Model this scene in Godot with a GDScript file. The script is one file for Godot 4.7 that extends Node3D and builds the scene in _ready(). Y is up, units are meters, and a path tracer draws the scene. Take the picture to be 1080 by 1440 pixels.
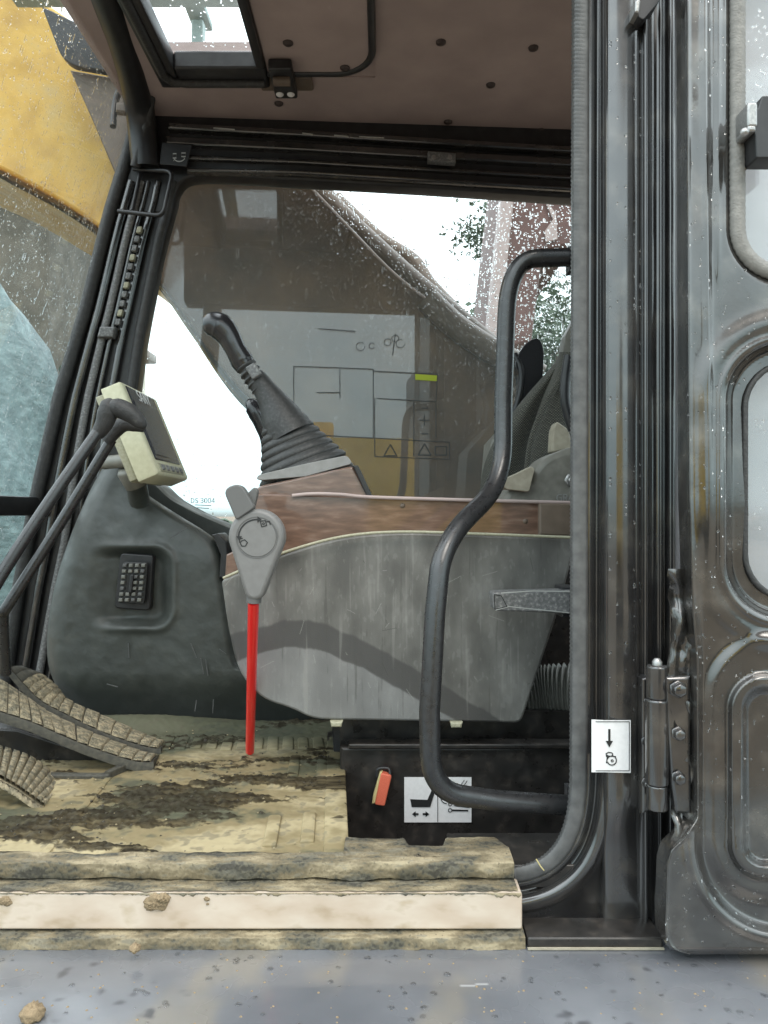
extends Node3D
# An excavator cab seen through its open door. x right, y up, z toward the viewer, metres.
# Camera 1.55 m above the ground; the door opening stands about 1 m in front of it.

const F := 1082.0          # focal length of the photograph in its own pixels
const EYE := 1.55

class MB:
	var v := PackedVector3Array()
	var n := PackedVector3Array()
	var t := PackedInt32Array()
	var uv := PackedVector2Array()
	var uvf = null
	func tri(a: Vector3, b: Vector3, c: Vector3, na: Vector3, nb: Vector3, nc: Vector3) -> void:
		var s := v.size()
		v.append(a); v.append(b); v.append(c)
		n.append(na); n.append(nb); n.append(nc)
		var g := (c - a).cross(b - a)
		if g.dot(na + nb + nc) >= 0.0:
			t.append(s); t.append(s + 1); t.append(s + 2)
		else:
			t.append(s); t.append(s + 2); t.append(s + 1)
	func quad(a: Vector3, b: Vector3, c: Vector3, d: Vector3, hint: Vector3) -> void:
		var g := (c - a).cross(b - a).normalized()
		if g.dot(hint) < 0.0:
			g = -g
		tri(a, b, c, g, g, g)
		tri(a, c, d, g, g, g)
	# rows of points; the visible side is seen with columns to the right and rows downward, unless flipped
	func grid(rows: Array, closed := false, flip := false, skip = null) -> void:
		var nr := rows.size()
		var nc: int = rows[0].size()
		var s := v.size()
		var nn := PackedVector3Array()
		nn.resize(nr * nc)
		var m := nc if closed else nc - 1
		var tt := PackedInt32Array()
		for i in nr - 1:
			var r0: PackedVector3Array = rows[i]
			var r1: PackedVector3Array = rows[i + 1]
			for j in m:
				if skip != null and skip.call(i, j):
					continue
				var k := (j + 1) % nc
				var a := r0[j]
				var b := r0[k]
				var c := r1[k]
				var d := r1[j]
				var g := (c - a).cross(b - a) + (d - a).cross(c - a)
				if flip:
					g = -g
				var ia := i * nc + j
				var ib := i * nc + k
				var ic := (i + 1) * nc + k
				var id := (i + 1) * nc + j
				nn[ia] += g; nn[ib] += g; nn[ic] += g; nn[id] += g
				if flip:
					tt.append_array(PackedInt32Array([s + ia, s + ic, s + ib, s + ia, s + id, s + ic]))
				else:
					tt.append_array(PackedInt32Array([s + ia, s + ib, s + ic, s + ia, s + ic, s + id]))
		for r in rows:
			v.append_array(r)
		for k in nn.size():
			n.append(nn[k].normalized() if nn[k].length_squared() > 0.0 else Vector3.UP)
		t.append_array(tt)
	# outline in a plane (y up, metres), its visible face at z = 0 of xf, thickness along -z
	func prism(poly: PackedVector2Array, xf: Transform3D, thick: float, bevel := 0.0, back := true) -> void:
		bevel = minf(bevel, thick * 0.9)
		var p := PackedVector2Array()
		for q in poly:
			if p.is_empty() or p[p.size() - 1].distance_to(q) > 1e-5:
				p.append(q)
		if p[0].distance_to(p[p.size() - 1]) < 1e-5:
			p.remove_at(p.size() - 1)
		var area := 0.0
		var c := p.size()
		for i in c:
			area += p[i].cross(p[(i + 1) % c])
		if area < 0.0:
			p.reverse()
		var en: Array[Vector2] = []
		for i in c:
			var e := (p[(i + 1) % c] - p[i]).normalized()
			en.append(Vector2(e.y, -e.x))
		var mit: Array[Vector2] = []
		for i in c:
			var a := en[(i + c - 1) % c]
			var b := en[i]
			var m := a + b
			if m.length() < 0.2:
				m = a
			m = m.normalized()
			mit.append(m / maxf(0.45, m.dot(b)))
		for attempt in 7:      # a bevel that fits the outline
			if bevel <= 0.0:
				break
			var trial := PackedVector2Array()
			for i in c:
				trial.append(p[i] - mit[i] * bevel)
			var fits := true
			for i in c:
				if (trial[(i + 1) % c] - trial[i]).dot(p[(i + 1) % c] - p[i]) < 0.0:
					fits = false
			if fits and Geometry2D.triangulate_polygon(trial).size() > 0:
				break
			bevel = bevel * 0.6 if attempt < 6 else 0.0
		var prof := []
		if bevel > 0.0:
			prof = [[bevel, 0.0, 0.25, 1.0], [bevel * 0.3, -bevel * 0.3, 0.75, 0.75], [0.0, -bevel, 1.0, 0.15], [0.0, -thick, 1.0, 0.0]]
		else:
			prof = [[0.0, 0.0, 1.0, 0.0], [0.0, -thick, 1.0, 0.0]]
		for i in c:
			var j := (i + 1) % c
			var ni := en[i]
			var nj := en[i]
			var pv := en[(i + c - 1) % c]
			var nx := en[j]
			if pv.dot(en[i]) > 0.72:
				ni = (pv + en[i]).normalized()
			if nx.dot(en[i]) > 0.72:
				nj = (nx + en[i]).normalized()
			for k in prof.size() - 1:
				var A = prof[k]
				var B = prof[k + 1]
				var a0 := p[i] - mit[i] * float(A[0])
				var a1 := p[j] - mit[j] * float(A[0])
				var b0 := p[i] - mit[i] * float(B[0])
				var b1 := p[j] - mit[j] * float(B[0])
				var va := xf * Vector3(a0.x, a0.y, A[1])
				var vb := xf * Vector3(a1.x, a1.y, A[1])
				var vc := xf * Vector3(b1.x, b1.y, B[1])
				var vd := xf * Vector3(b0.x, b0.y, B[1])
				var na := (xf.basis * Vector3(ni.x * A[2], ni.y * A[2], A[3])).normalized()
				var nb := (xf.basis * Vector3(nj.x * A[2], nj.y * A[2], A[3])).normalized()
				var nc2 := (xf.basis * Vector3(nj.x * B[2], nj.y * B[2], B[3])).normalized()
				var nd := (xf.basis * Vector3(ni.x * B[2], ni.y * B[2], B[3])).normalized()
				tri(va, vb, vc, na, nb, nc2)
				tri(va, vc, vd, na, nc2, nd)
		var cap := PackedVector2Array()
		for i in c:
			cap.append(p[i] - mit[i] * (bevel if bevel > 0.0 else 0.0))
		var ids := Geometry2D.triangulate_polygon(cap)
		var zn := (xf.basis * Vector3(0, 0, 1)).normalized()
		for k in range(0, ids.size(), 3):
			var q: Array[Vector3] = []
			for e in 3:
				q.append(xf * Vector3(cap[ids[k + e]].x, cap[ids[k + e]].y, 0))
			tri(q[0], q[1], q[2], zn, zn, zn)
		if back:
			ids = Geometry2D.triangulate_polygon(p)
			for k in range(0, ids.size(), 3):
				var q: Array[Vector3] = []
				for e in 3:
					q.append(xf * Vector3(p[ids[k + e]].x, p[ids[k + e]].y, -thick))
				tri(q[0], q[1], q[2], -zn, -zn, -zn)
	func box(c: Vector3, size: Vector3, bevel := 0.0, b := Basis()) -> void:
		var x := size.x / 2.0
		var y := size.y / 2.0
		if bevel > 0.0:
			# two prisms' worth of rounding: a rounded outline and a rounded front
			var r := bevel
			var pts := PackedVector2Array()
			for q in [[x - r, y - r, 0.0], [-x + r, y - r, PI / 2], [-x + r, -y + r, PI], [x - r, -y + r, PI * 1.5]]:
				for k in 3:
					var a: float = q[2] + k * PI / 4
					pts.append(Vector2(q[0] + cos(a) * r, q[1] + sin(a) * r))
			prism(pts, Transform3D(b, c + b.z * size.z / 2.0), size.z, bevel * 0.9)
		else:
			prism(PackedVector2Array([Vector2(-x, -y), Vector2(x, -y), Vector2(x, y), Vector2(-x, y)]), Transform3D(b, c + b.z * size.z / 2.0), size.z)
	# tube along points with a radius each (or one), and a flattening of the second axis
	func tube(pts: PackedVector3Array, rad, sides := 12, caps := true, flat := 1.0) -> void:
		var rows := []
		var up := Vector3(0, 0, 1)
		var T0 := (pts[1] - pts[0]).normalized()
		if absf(T0.dot(up)) > 0.9:
			up = Vector3.UP
		var N := (up - T0 * T0.dot(up)).normalized()
		var c := pts.size()
		for i in c:
			var T := (pts[mini(i + 1, c - 1)] - pts[maxi(i - 1, 0)])
			if T.length() < 1e-7:
				T = T0
			T = T.normalized()
			T0 = T
			N = (N - T * T.dot(N)).normalized()
			var B := T.cross(N)
			var r: float = rad if rad is float else rad[i]
			var row := PackedVector3Array()
			for k in sides:
				var a := TAU * k / sides
				row.append(pts[i] + N * cos(a) * r * flat + B * sin(a) * r)
			rows.append(row)
		grid(rows, true, true)
		if caps:
			for e in [0, c - 1]:
				var row: PackedVector3Array = rows[e]
				var nn := (pts[0] - pts[1]).normalized() if e == 0 else (pts[c - 1] - pts[c - 2]).normalized()
				for k in sides:
					tri(pts[e], row[k], row[(k + 1) % sides], nn, nn, nn)
	# profile of [radius, height] about the y axis of xf
	func lathe(prof: Array, xf: Transform3D, seg := 20) -> void:
		var part := []
		for i in prof.size():
			var row := PackedVector3Array()
			for k in seg:
				var a := TAU * k / seg
				row.append(xf * Vector3(cos(a) * prof[i][0], prof[i][1], -sin(a) * prof[i][0]))
			if i > 0 and absf(prof[i][0] - prof[i - 1][0]) < 1e-7 and absf(prof[i][1] - prof[i - 1][1]) < 1e-7:
				grid(part, true, true)
				part = []
			part.append(row)
		if part.size() > 1:
			grid(part, true, true)
	func mesh() -> ArrayMesh:
		var m := ArrayMesh.new()
		var arr := []
		arr.resize(Mesh.ARRAY_MAX)
		arr[Mesh.ARRAY_VERTEX] = v
		arr[Mesh.ARRAY_NORMAL] = n
		arr[Mesh.ARRAY_INDEX] = t
		if uvf != null:
			uv.resize(v.size())
			for i in v.size():
				uv[i] = uvf.call(v[i])
			arr[Mesh.ARRAY_TEX_UV] = uv
		m.add_surface_from_arrays(Mesh.PRIMITIVE_TRIANGLES, arr)
		return m

# ------------------------------------------------------------------ helpers
var names := {}
var M := {}
var rng := RandomNumberGenerator.new()

func P(px: float, py: float, d: float) -> Vector3:
	return Vector3((px - 540.0) * d / F, EYE - (py - 720.0) * d / F, -d)

func P2(px: float, py: float, d: float) -> Vector2:
	return Vector2((px - 540.0) * d / F, EYE - (py - 720.0) * d / F)

func numbered(called: String, parent: Node) -> String:
	var key := str(parent.get_instance_id()) + called
	var k: int = names.get(key, 0)
	names[key] = k + 1
	return called if k == 0 else "%s_%03d" % [called, k]

func tag(o: Node, label: String, category: String, group := "") -> Node:
	o.set_meta("label", label)
	o.set_meta("category", category)
	if group != "":
		o.set_meta("group", group)
	return o

func obj(called: String, mb, mat: Material, parent: Node = self) -> MeshInstance3D:
	var o := MeshInstance3D.new()
	o.name = numbered(called, parent)
	o.mesh = mb.mesh() if mb is MB else mb
	o.material_override = mat
	parent.add_child(o, true)
	return o

func thing(called: String, label: String, category: String, group := "") -> Node3D:
	var o := Node3D.new()
	o.name = numbered(called, self)
	add_child(o, true)
	tag(o, label, category, group)
	return o

func struct(called: String, mb, mat: Material) -> MeshInstance3D:
	var o := obj(called, mb, mat)
	o.set_meta("kind", "structure")
	return o

# outline of pixels at depth d, corners rounded; each entry [x, y] or [x, y, radius], radius in pixels
func outline(pts: Array, d: float, r := 0.0, seg := 4) -> PackedVector2Array:
	var out := PackedVector2Array()
	var c := pts.size()
	for i in c:
		var p := Vector2(pts[i][0], pts[i][1])
		var rr: float = pts[i][2] if pts[i].size() > 2 else r
		if rr <= 0.0:
			out.append(P2(p.x, p.y, d))
			continue
		var a := Vector2(pts[(i + c - 1) % c][0], pts[(i + c - 1) % c][1])
		var b := Vector2(pts[(i + 1) % c][0], pts[(i + 1) % c][1])
		var la := minf(rr, a.distance_to(p) * 0.48)
		var lb := minf(rr, b.distance_to(p) * 0.48)
		var p0 := p + (a - p).normalized() * la
		var p1 := p + (b - p).normalized() * lb
		for k in seg + 1:
			var u := float(k) / seg
			var q := p0.lerp(p, u).lerp(p.lerp(p1, u), u)
			out.append(P2(q.x, q.y, d))
	return out

func plate(mb: MB, pts: Array, d: float, thick: float, bevel := 0.0, r := 0.0, seg := 4) -> MB:
	mb.prism(outline(pts, d, r, seg), Transform3D(Basis(), Vector3(0, 0, -d)), thick, bevel)
	return mb

# smooth curve through [px, py, d] points
func curve(pts: Array, per := 6) -> PackedVector3Array:
	var q: Array[Vector3] = []
	for p in pts:
		q.append(p if p is Vector3 else P(p[0], p[1], p[2]))
	var out := PackedVector3Array()
	var c := q.size()
	for i in c - 1:
		for k in per:
			out.append(q[i].cubic_interpolate(q[i + 1], q[maxi(i - 1, 0)], q[mini(i + 2, c - 1)], float(k) / per))
	out.append(q[c - 1])
	return out

# polyline with rounded corners, entries [px, py, d, radius in metres]
func bent(pts: Array, seg := 8) -> PackedVector3Array:
	var out := PackedVector3Array()
	var c := pts.size()
	for i in c:
		var p := P(pts[i][0], pts[i][1], pts[i][2])
		var r: float = pts[i][3] if pts[i].size() > 3 else 0.0
		if i == 0 or i == c - 1 or r <= 0.0:
			out.append(p)
			continue
		var a := P(pts[i - 1][0], pts[i - 1][1], pts[i - 1][2])
		var b := P(pts[i + 1][0], pts[i + 1][1], pts[i + 1][2])
		var p0 := p + (a - p).normalized() * minf(r, a.distance_to(p) * 0.48)
		var p1 := p + (b - p).normalized() * minf(r, b.distance_to(p) * 0.48)
		for k in seg + 1:
			var u := float(k) / seg
			out.append(p0.lerp(p, u).lerp(p.lerp(p1, u), u))
	return out

func tab(t: Array, x: float) -> float:      # piecewise linear table [[x, y], ...], smoothed
	if x <= t[0][0]:
		return t[0][1]
	for i in t.size() - 1:
		if x <= t[i + 1][0]:
			return lerpf(t[i][1], t[i + 1][1], (x - t[i][0]) / (t[i + 1][0] - t[i][0]))
	return t[t.size() - 1][1]

func ss(a: float, b: float, x: float) -> float:
	return smoothstep(a, b, x)

func rr_sdf(p: Vector2, c: Vector2, half: Vector2, r: float) -> float:
	var q := (p - c).abs() - half + Vector2(r, r)
	return Vector2(maxf(q.x, 0), maxf(q.y, 0)).length() + minf(maxf(q.x, q.y), 0.0) - r

func noise(seed_: int, freq: float, oct := 4) -> FastNoiseLite:
	var f := FastNoiseLite.new()
	f.seed = seed_
	f.noise_type = FastNoiseLite.TYPE_SIMPLEX_SMOOTH
	f.frequency = freq
	f.fractal_octaves = oct
	return f

func L(r: float, g: float, b: float) -> Color:     # linear base colour to the sRGB that Godot wants
	return Color(r, g, b).linear_to_srgb()

func ramp_tex(seed_: int, freq: float, stops: Array, oct := 5, size := 512, stretch := 1.0) -> NoiseTexture2D:
	var t := NoiseTexture2D.new()
	t.width = size
	t.height = size
	t.seamless = true
	t.noise = noise(seed_, freq, oct)
	var g := Gradient.new()
	var off := PackedFloat32Array()
	var col := PackedColorArray()
	for s in stops:
		off.append(s[0])
		col.append(s[1])
	g.offsets = off
	g.colors = col
	t.color_ramp = g
	return t

func grey_tex(seed_: int, freq: float, lo: float, hi: float, oct := 5, size := 512) -> NoiseTexture2D:
	return ramp_tex(seed_, freq, [[0.15, Color(lo, lo, lo)], [0.85, Color(hi, hi, hi)]], oct, size)

func mk(called: String, albedo, rough, o := {}) -> StandardMaterial3D:
	var m := StandardMaterial3D.new()
	m.resource_name = called
	if albedo is Color:
		m.albedo_color = albedo
	else:
		m.albedo_texture = albedo
	if rough is float:
		m.roughness = rough
	else:
		m.roughness = 1.0
		m.roughness_texture = rough
		m.roughness_texture_channel = BaseMaterial3D.TEXTURE_CHANNEL_RED
	if o.has("tile"):
		m.uv1_triplanar = true
		m.uv1_world_triplanar = true
		var ti = o.tile
		m.uv1_scale = ti if ti is Vector3 else Vector3.ONE / float(ti)
	if o.has("bump"):
		m.heightmap_enabled = true
		m.heightmap_texture = o.bump
		m.heightmap_scale = o.get("relief", 0.2)
	if o.has("coat"):
		m.clearcoat_enabled = true
		m.clearcoat = o.coat
		m.clearcoat_roughness = o.get("coat_rough", 0.1)
	m.metallic = o.get("metal", 0.0)
	m.metallic_specular = o.get("spec", 0.5)
	if o.has("rim"):
		m.rim_enabled = true
		m.rim = o.rim
	M[called] = m
	return m

func line2(mb: MB, pts: Array, d: float, w: float, thick := 0.0006) -> void:   # flat printed stroke, w in pixels
	for i in pts.size() - 1:
		var a := Vector2(pts[i][0], pts[i][1])
		var b := Vector2(pts[i + 1][0], pts[i + 1][1])
		var t := (b - a).normalized()
		var s := Vector2(-t.y, t.x) * w * 0.5
		var e := t * w * 0.2
		plate(mb, [[a.x + s.x - e.x, a.y + s.y - e.y], [b.x + s.x + e.x, b.y + s.y + e.y], [b.x - s.x + e.x, b.y - s.y + e.y], [a.x - s.x - e.x, a.y - s.y - e.y]], d - 0.00002 * i, thick)

func arc(cx: float, cy: float, r: float, a0: float, a1: float, k := 14) -> Array:
	var o := []
	for i in k + 1:
		var a := deg_to_rad(lerpf(a0, a1, float(i) / k))
		o.append([cx + cos(a) * r, cy + sin(a) * r])
	return o

# drops scattered on a surface: one MultiMesh that nobody could count. spots: Array of [position, normal, radius]
func drops(called: String, spots: Array, mat: Material, parent: Node, squash := 0.55) -> void:
	var mb := MB.new()
	var prof := []
	for k in 5:
		var a := PI / 2 * k / 4.0
		prof.append([cos(a) + 0.0001, sin(a) * squash])
	mb.lathe([[0.0001, -0.02], [0.9, -0.02]] + prof, Transform3D(), 8)
	var mm := MultiMesh.new()
	mm.transform_format = MultiMesh.TRANSFORM_3D
	mm.mesh = mb.mesh()
	mm.instance_count = spots.size()
	for i in spots.size():
		var s = spots[i]
		var nn: Vector3 = s[1]
		var x := nn.cross(Vector3(0.3, 0.2, 0.9)).normalized()
		if s.size() > 3:           # a drop that has begun to run down
			var dn := (Vector3.UP - nn * nn.dot(Vector3.UP)).normalized()
			x = nn.cross(dn).normalized()
		var b := Basis(x, nn, x.cross(nn)).scaled_local(Vector3(s[2], s[2], s[2] * (s[3] if s.size() > 3 else 1.0)))
		mm.set_instance_transform(i, Transform3D(b, s[0]))
	var o := MultiMeshInstance3D.new()
	o.name = numbered(called, parent)
	o.multimesh = mm
	o.material_override = mat
	o.set_meta("kind", "stuff")
	parent.add_child(o, true)

func text(said: String, size: float, xf: Transform3D, mat: Material, parent: Node, called := "lettering") -> void:
	var tm := TextMesh.new()
	tm.text = said
	var f := SystemFont.new()
	f.font_names = PackedStringArray(["Droid Sans"])
	tm.font = f
	tm.font_size = 64
	tm.pixel_size = size / 64.0
	tm.depth = 0.0008
	var o := MeshInstance3D.new()
	o.name = numbered(called, parent)
	o.mesh = tm
	o.material_override = mat
	o.transform = xf
	parent.add_child(o, true)

# ------------------------------------------------------------------ materials
func materials() -> void:
	var smear := grey_tex(3, 0.012, 0.22, 0.5)
	var gloss := grey_tex(5, 0.01, 0.08, 0.26)
	var fine := grey_tex(7, 0.12, 0.0, 1.0, 3)
	mk("black_paint", ramp_tex(11, 0.014, [[0.0, L(.03, .029, .029)], [0.55, L(.042, .04, .04)], [0.75, L(.065, .06, .055)], [1.0, L(.11, .10, .09)]]), grey_tex(5, 0.01, 0.10, 0.32), {"tile": 0.5, "coat": 1.0, "coat_rough": 0.12, "spec": 0.7, "metal": 0.45})
	mk("door_paint", ramp_tex(12, 0.012, [[0.0, L(.032, .030, .028)], [0.5, L(.045, .042, .039)], [0.72, L(.075, .069, .062)], [1.0, L(.15, .136, .118)]]), grey_tex(15, 0.01, 0.13, 0.36), {"tile": 0.45, "coat": 1.0, "coat_rough": 0.12, "spec": 0.7, "metal": 0.45, "bump": fine, "relief": 0.008})
	mk("satin_black", ramp_tex(13, 0.02, [[0.0, L(.012, .012, .013)], [1.0, L(.03, .03, .032)]]), 0.38, {"tile": 0.4})
	mk("dark_well", ramp_tex(14, 0.02, [[0.0, L(.014, .013, .012)], [0.6, L(.026, .023, .021)], [1.0, L(.06, .05, .042)]]), smear, {"tile": 0.35})
	mk("tube_black", ramp_tex(17, 0.03, [[0.0, L(.011, .011, .012)], [1.0, L(.026, .026, .027)]]), grey_tex(18, 0.03, 0.22, 0.42), {"tile": 0.2, "spec": 0.6})
	mk("rubber", ramp_tex(19, 0.03, [[0.0, L(.018, .018, .018)], [0.7, L(.035, .035, .035)], [1.0, L(.09, .088, .08)]]), 0.55, {"tile": 0.25, "bump": fine, "relief": 0.05})
	mk("seal_rubber", ramp_tex(23, 0.02, [[0.0, L(.06, .06, .06)], [1.0, L(.13, .13, .128)]]), 0.5, {"tile": 0.25})
	mk("old_rubber", ramp_tex(24, 0.03, [[0.0, L(.14, .135, .125)], [1.0, L(.27, .26, .24)]]), 0.6, {"tile": 0.2, "bump": fine, "relief": 0.04})
	mk("dash_plastic", ramp_tex(29, 0.016, [[0.0, L(.040, .044, .040)], [0.6, L(.050, .055, .050)], [1.0, L(.075, .079, .071)]]), grey_tex(28, 0.02, 0.32, 0.6), {"tile": 0.6, "bump": fine, "relief": 0.02})
	mk("grey_plastic", ramp_tex(31, 0.02, [[0.0, L(.22, .22, .21)], [1.0, L(.28, .275, .27)]]), 0.5, {"tile": 0.2})
	mk("lever_grey", ramp_tex(32, 0.02, [[0.0, L(.16, .155, .15)], [1.0, L(.19, .185, .18)]]), 0.42, {"tile": 0.2})
	mk("lever_dark", L(.115, .113, .11), 0.45)
	mk("bracket_grey", ramp_tex(34, 0.03, [[0.0, L(.08, .08, .08)], [0.6, L(.16, .16, .16)], [1.0, L(.4, .39, .37)]]), 0.4, {"tile": 0.12})
	mk("brown_gloss", ramp_tex(37, 0.016, [[0.0, L(.09, .05, .034)], [0.6, L(.155, .088, .06)], [1.0, L(.23, .15, .115)]]), 0.33, {"tile": Vector3(2, 9, 2), "coat": 0.8, "coat_rough": 0.06})
	mk("ceiling_lining", ramp_tex(41, 0.01, [[0.0, L(.35, .275, .258)], [1.0, L(.43, .34, .318)]]), 0.6, {"tile": 0.8, "bump": fine, "relief": 0.015})
	mk("ceiling_button", L(.045, .03, .027), 0.5)
	mk("cream_plastic", ramp_tex(43, 0.02, [[0.0, L(.55, .53, .36)], [1.0, L(.66, .64, .46)]]), 0.45, {"tile": 0.15})
	mk("cream_dull", ramp_tex(44, 0.03, [[0.0, L(.30, .29, .20)], [1.0, L(.45, .43, .32)]]), 0.55, {"tile": 0.1})
	mk("screen", L(.012, .013, .02), 0.25, {"spec": 0.35})
	mk("white_print", L(.75, .75, .73), 0.5)
	mk("pale_mark", L(.4, .4, .38), 0.5)
	mk("black_print", L(.015, .015, .015), 0.5)
	mk("dark_print", L(.05, .05, .05), 0.6)
	mk("paper", ramp_tex(47, 0.02, [[0.0, L(.70, .69, .69)], [1.0, L(.78, .77, .77)]]), 0.4, {"tile": 0.1})
	mk("red_plastic", L(.93, .02, .022), 0.28, {"coat": 0.5})
	mk("orange_tag", ramp_tex(49, 0.04, [[0.0, L(.55, .11, .06)], [1.0, L(.72, .17, .10)]]), 0.5, {"tile": 0.05})
	mk("straw", L(.5, .42, .2), 0.7)
	mk("steel", ramp_tex(51, 0.03, [[0.0, L(.25, .25, .25)], [1.0, L(.45, .44, .42)]]), 0.35, {"tile": 0.06, "metal": 0.7})
	mk("yellow_paint", ramp_tex(53, 0.01, [[0.0, L(.42, .24, .025)], [0.6, L(.60, .36, .05)], [1.0, L(.68, .45, .10)]]), 0.35, {"tile": 1.2, "coat": 0.5})
	mk("bright_yellow", ramp_tex(48, 0.01, [[0.0, L(.70, .42, .03)], [1.0, L(.82, .55, .06)]]), 0.4, {"tile": 1.2})
	mk("boom_paint", ramp_tex(54, 0.012, [[0.0, L(.40, .23, .03)], [0.55, L(.58, .36, .06)], [1.0, L(.50, .36, .14)]]), grey_tex(55, 0.02, 0.3, 0.6), {"tile": 1.0})
	mk("boom_shaded", ramp_tex(58, 0.008, [[0.0, L(.055, .031, .017)], [0.5, L(.105, .060, .030)], [1.0, L(.17, .10, .05)]]), grey_tex(52, 0.02, 0.35, 0.6), {"tile": 1.0})  # boom yellow darkened to brown: the shade beside the cab put into the colour
	mk("shed_brown", ramp_tex(50, 0.012, [[0.0, L(.07, .065, .05)], [1.0, L(.16, .145, .115)]]), 0.8, {"tile": 2.5})
	mk("brown_steel", ramp_tex(56, 0.02, [[0.0, L(.10, .075, .055)], [1.0, L(.16, .12, .09)]]), 0.5, {"tile": 0.5})
	mk("cream_sill", ramp_tex(57, 0.012, [[0.0, L(.36, .27, .18)], [0.3, L(.50, .40, .31)], [0.7, L(.57, .48, .39)], [1.0, L(.38, .29, .19)]]), 0.4, {"tile": Vector3(1.5, 3, 3), "coat": 0.3})
	mk("mud", ramp_tex(59, 0.014, [[0.0, L(.035, .03, .022)], [0.35, L(.12, .095, .055)], [0.55, L(.33, .25, .14)], [0.8, L(.46, .37, .23)], [1.0, L(.12, .11, .08)]], 6), 0.75, {"tile": Vector3(2.2, 7, 7), "bump": grey_tex(60, 0.05, 0, 1, 6), "relief": 0.5})
	mk("wet_mud", ramp_tex(61, 0.03, [[0.0, L(.018, .014, .009)], [0.6, L(.045, .036, .022)], [1.0, L(.10, .08, .05)]], 6), 0.45, {"tile": 0.2, "bump": grey_tex(62, 0.08, 0, 1, 5), "relief": 0.5})
	mk("clod", ramp_tex(63, 0.04, [[0.0, L(.14, .10, .06)], [1.0, L(.36, .27, .16)]], 5), 0.9, {"tile": 0.05})
	mk("dry_mud", ramp_tex(65, 0.04, [[0.0, L(.20, .165, .10)], [0.5, L(.34, .28, .17)], [1.0, L(.44, .37, .24)]], 5), 0.9, {"tile": 0.12, "bump": grey_tex(66, 0.08, 0, 1, 5), "relief": 0.3})
	mk("pedal_rubber", ramp_tex(67, 0.022, [[0.0, L(.06, .058, .042)], [0.4, L(.17, .15, .10)], [0.7, L(.34, .28, .18)], [1.0, L(.42, .35, .23)]], 5), 0.75, {"tile": 0.18, "bump": grey_tex(68, 0.06, 0, 1, 5), "relief": 0.25})
	mk("pedal_dark", ramp_tex(69, 0.03, [[0.0, L(.03, .03, .026)], [1.0, L(.11, .10, .075)]], 5), 0.7, {"tile": 0.18})
	mk("bellows_rubber", ramp_tex(71, 0.03, [[0.0, L(.02, .02, .02)], [0.7, L(.045, .045, .044)], [1.0, L(.10, .095, .09)]]), 0.5, {"tile": 0.12})
	mk("grip_rubber", L(.018, .018, .02), 0.25, {"spec": 0.6})
	mk("hose_grey", ramp_tex(73, 0.03, [[0.0, L(.12, .12, .105)], [1.0, L(.2, .2, .18)]]), 0.5, {"tile": 0.2})
	mk("seat_plastic", ramp_tex(75, 0.02, [[0.0, L(.13, .125, .105)], [1.0, L(.22, .21, .18)]]), 0.5, {"tile": 0.25})
	mk("seat_beige", ramp_tex(76, 0.02, [[0.0, L(.28, .25, .19)], [1.0, L(.4, .36, .28)]]), 0.6, {"tile": 0.2})
	# woven seat cloth: light threads over dark, computed pixel by pixel
	var im := Image.create(64, 64, false, Image.FORMAT_RGB8)
	var hm := Image.create(64, 64, false, Image.FORMAT_RGB8)
	for y in 64:
		for x in 64:
			var u := fposmod(x / 16.0 + (0.5 if (y / 8) % 2 else 0.0), 1.0)
			var w := fposmod(y / 8.0, 1.0)
			var h := clampf(1.0 - Vector2((u - .5) * 1.7, (w - .5) * 1.9).length() * 1.25, 0, 1)
			im.set_pixel(x, y, L(.028, .028, .024).lerp(L(.30, .29, .23), ss(.15, .7, h)))
			hm.set_pixel(x, y, Color(h, h, h))
	mk("seat_cloth", ImageTexture.create_from_image(im), 0.8, {"tile": 0.022, "bump": ImageTexture.create_from_image(hm), "relief": 0.12})
	mk("foliage", ramp_tex(77, 0.05, [[0.0, L(.025, .05, .03)], [1.0, L(.07, .11, .06)]]), 0.6, {"tile": 2.0})
	M.foliage.backlight_enabled = true
	M.foliage.backlight = Color(.25, .35, .2)
	mk("bark", ramp_tex(78, 0.05, [[0.0, L(.06, .05, .04)], [1.0, L(.16, .13, .1)]]), 0.9, {"tile": 0.6})
	mk("earth", ramp_tex(79, 0.01, [[0.0, L(.10, .075, .05)], [0.6, L(.17, .13, .09)], [1.0, L(.24, .19, .14)]], 6), 0.85, {"tile": 6.0, "bump": grey_tex(80, 0.05, 0, 1, 6), "relief": 6.0})
	mk("wall_white", ramp_tex(81, 0.01, [[0.0, L(.55, .54, .46)], [1.0, L(.7, .69, .6)]]), 0.7, {"tile": 3.0})
	mk("pale_pink", ramp_tex(82, 0.02, [[0.0, L(.30, .24, .23)], [1.0, L(.42, .36, .35)]]), 0.6, {"tile": 1.0})
	mk("wall_dark", L(.06, .07, .075), 0.3)
	mk("rust_red", ramp_tex(83, 0.012, [[0.0, L(.07, .03, .026)], [1.0, L(.13, .065, .055)]]), 0.6, {"tile": 2.0})
	mk("tarp_blue", ramp_tex(85, 0.012, [[0.0, L(.05, .085, .088)], [0.6, L(.10, .165, .17)], [1.0, L(.22, .32, .32)]]), 0.5, {"tile": 0.8, "bump": grey_tex(86, 0.02, 0, 1, 4), "relief": 0.8})
	mk("teal_steel", L(.30, .40, .39), 0.5)
	mk("side_panel", ramp_tex(87, 0.01, [[0.0, L(.28, .28, .30)], [1.0, L(.36, .36, .385)]]), 0.4, {"tile": 0.6})
	mk("lime_print", L(.45, .52, .03), 0.5)
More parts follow.
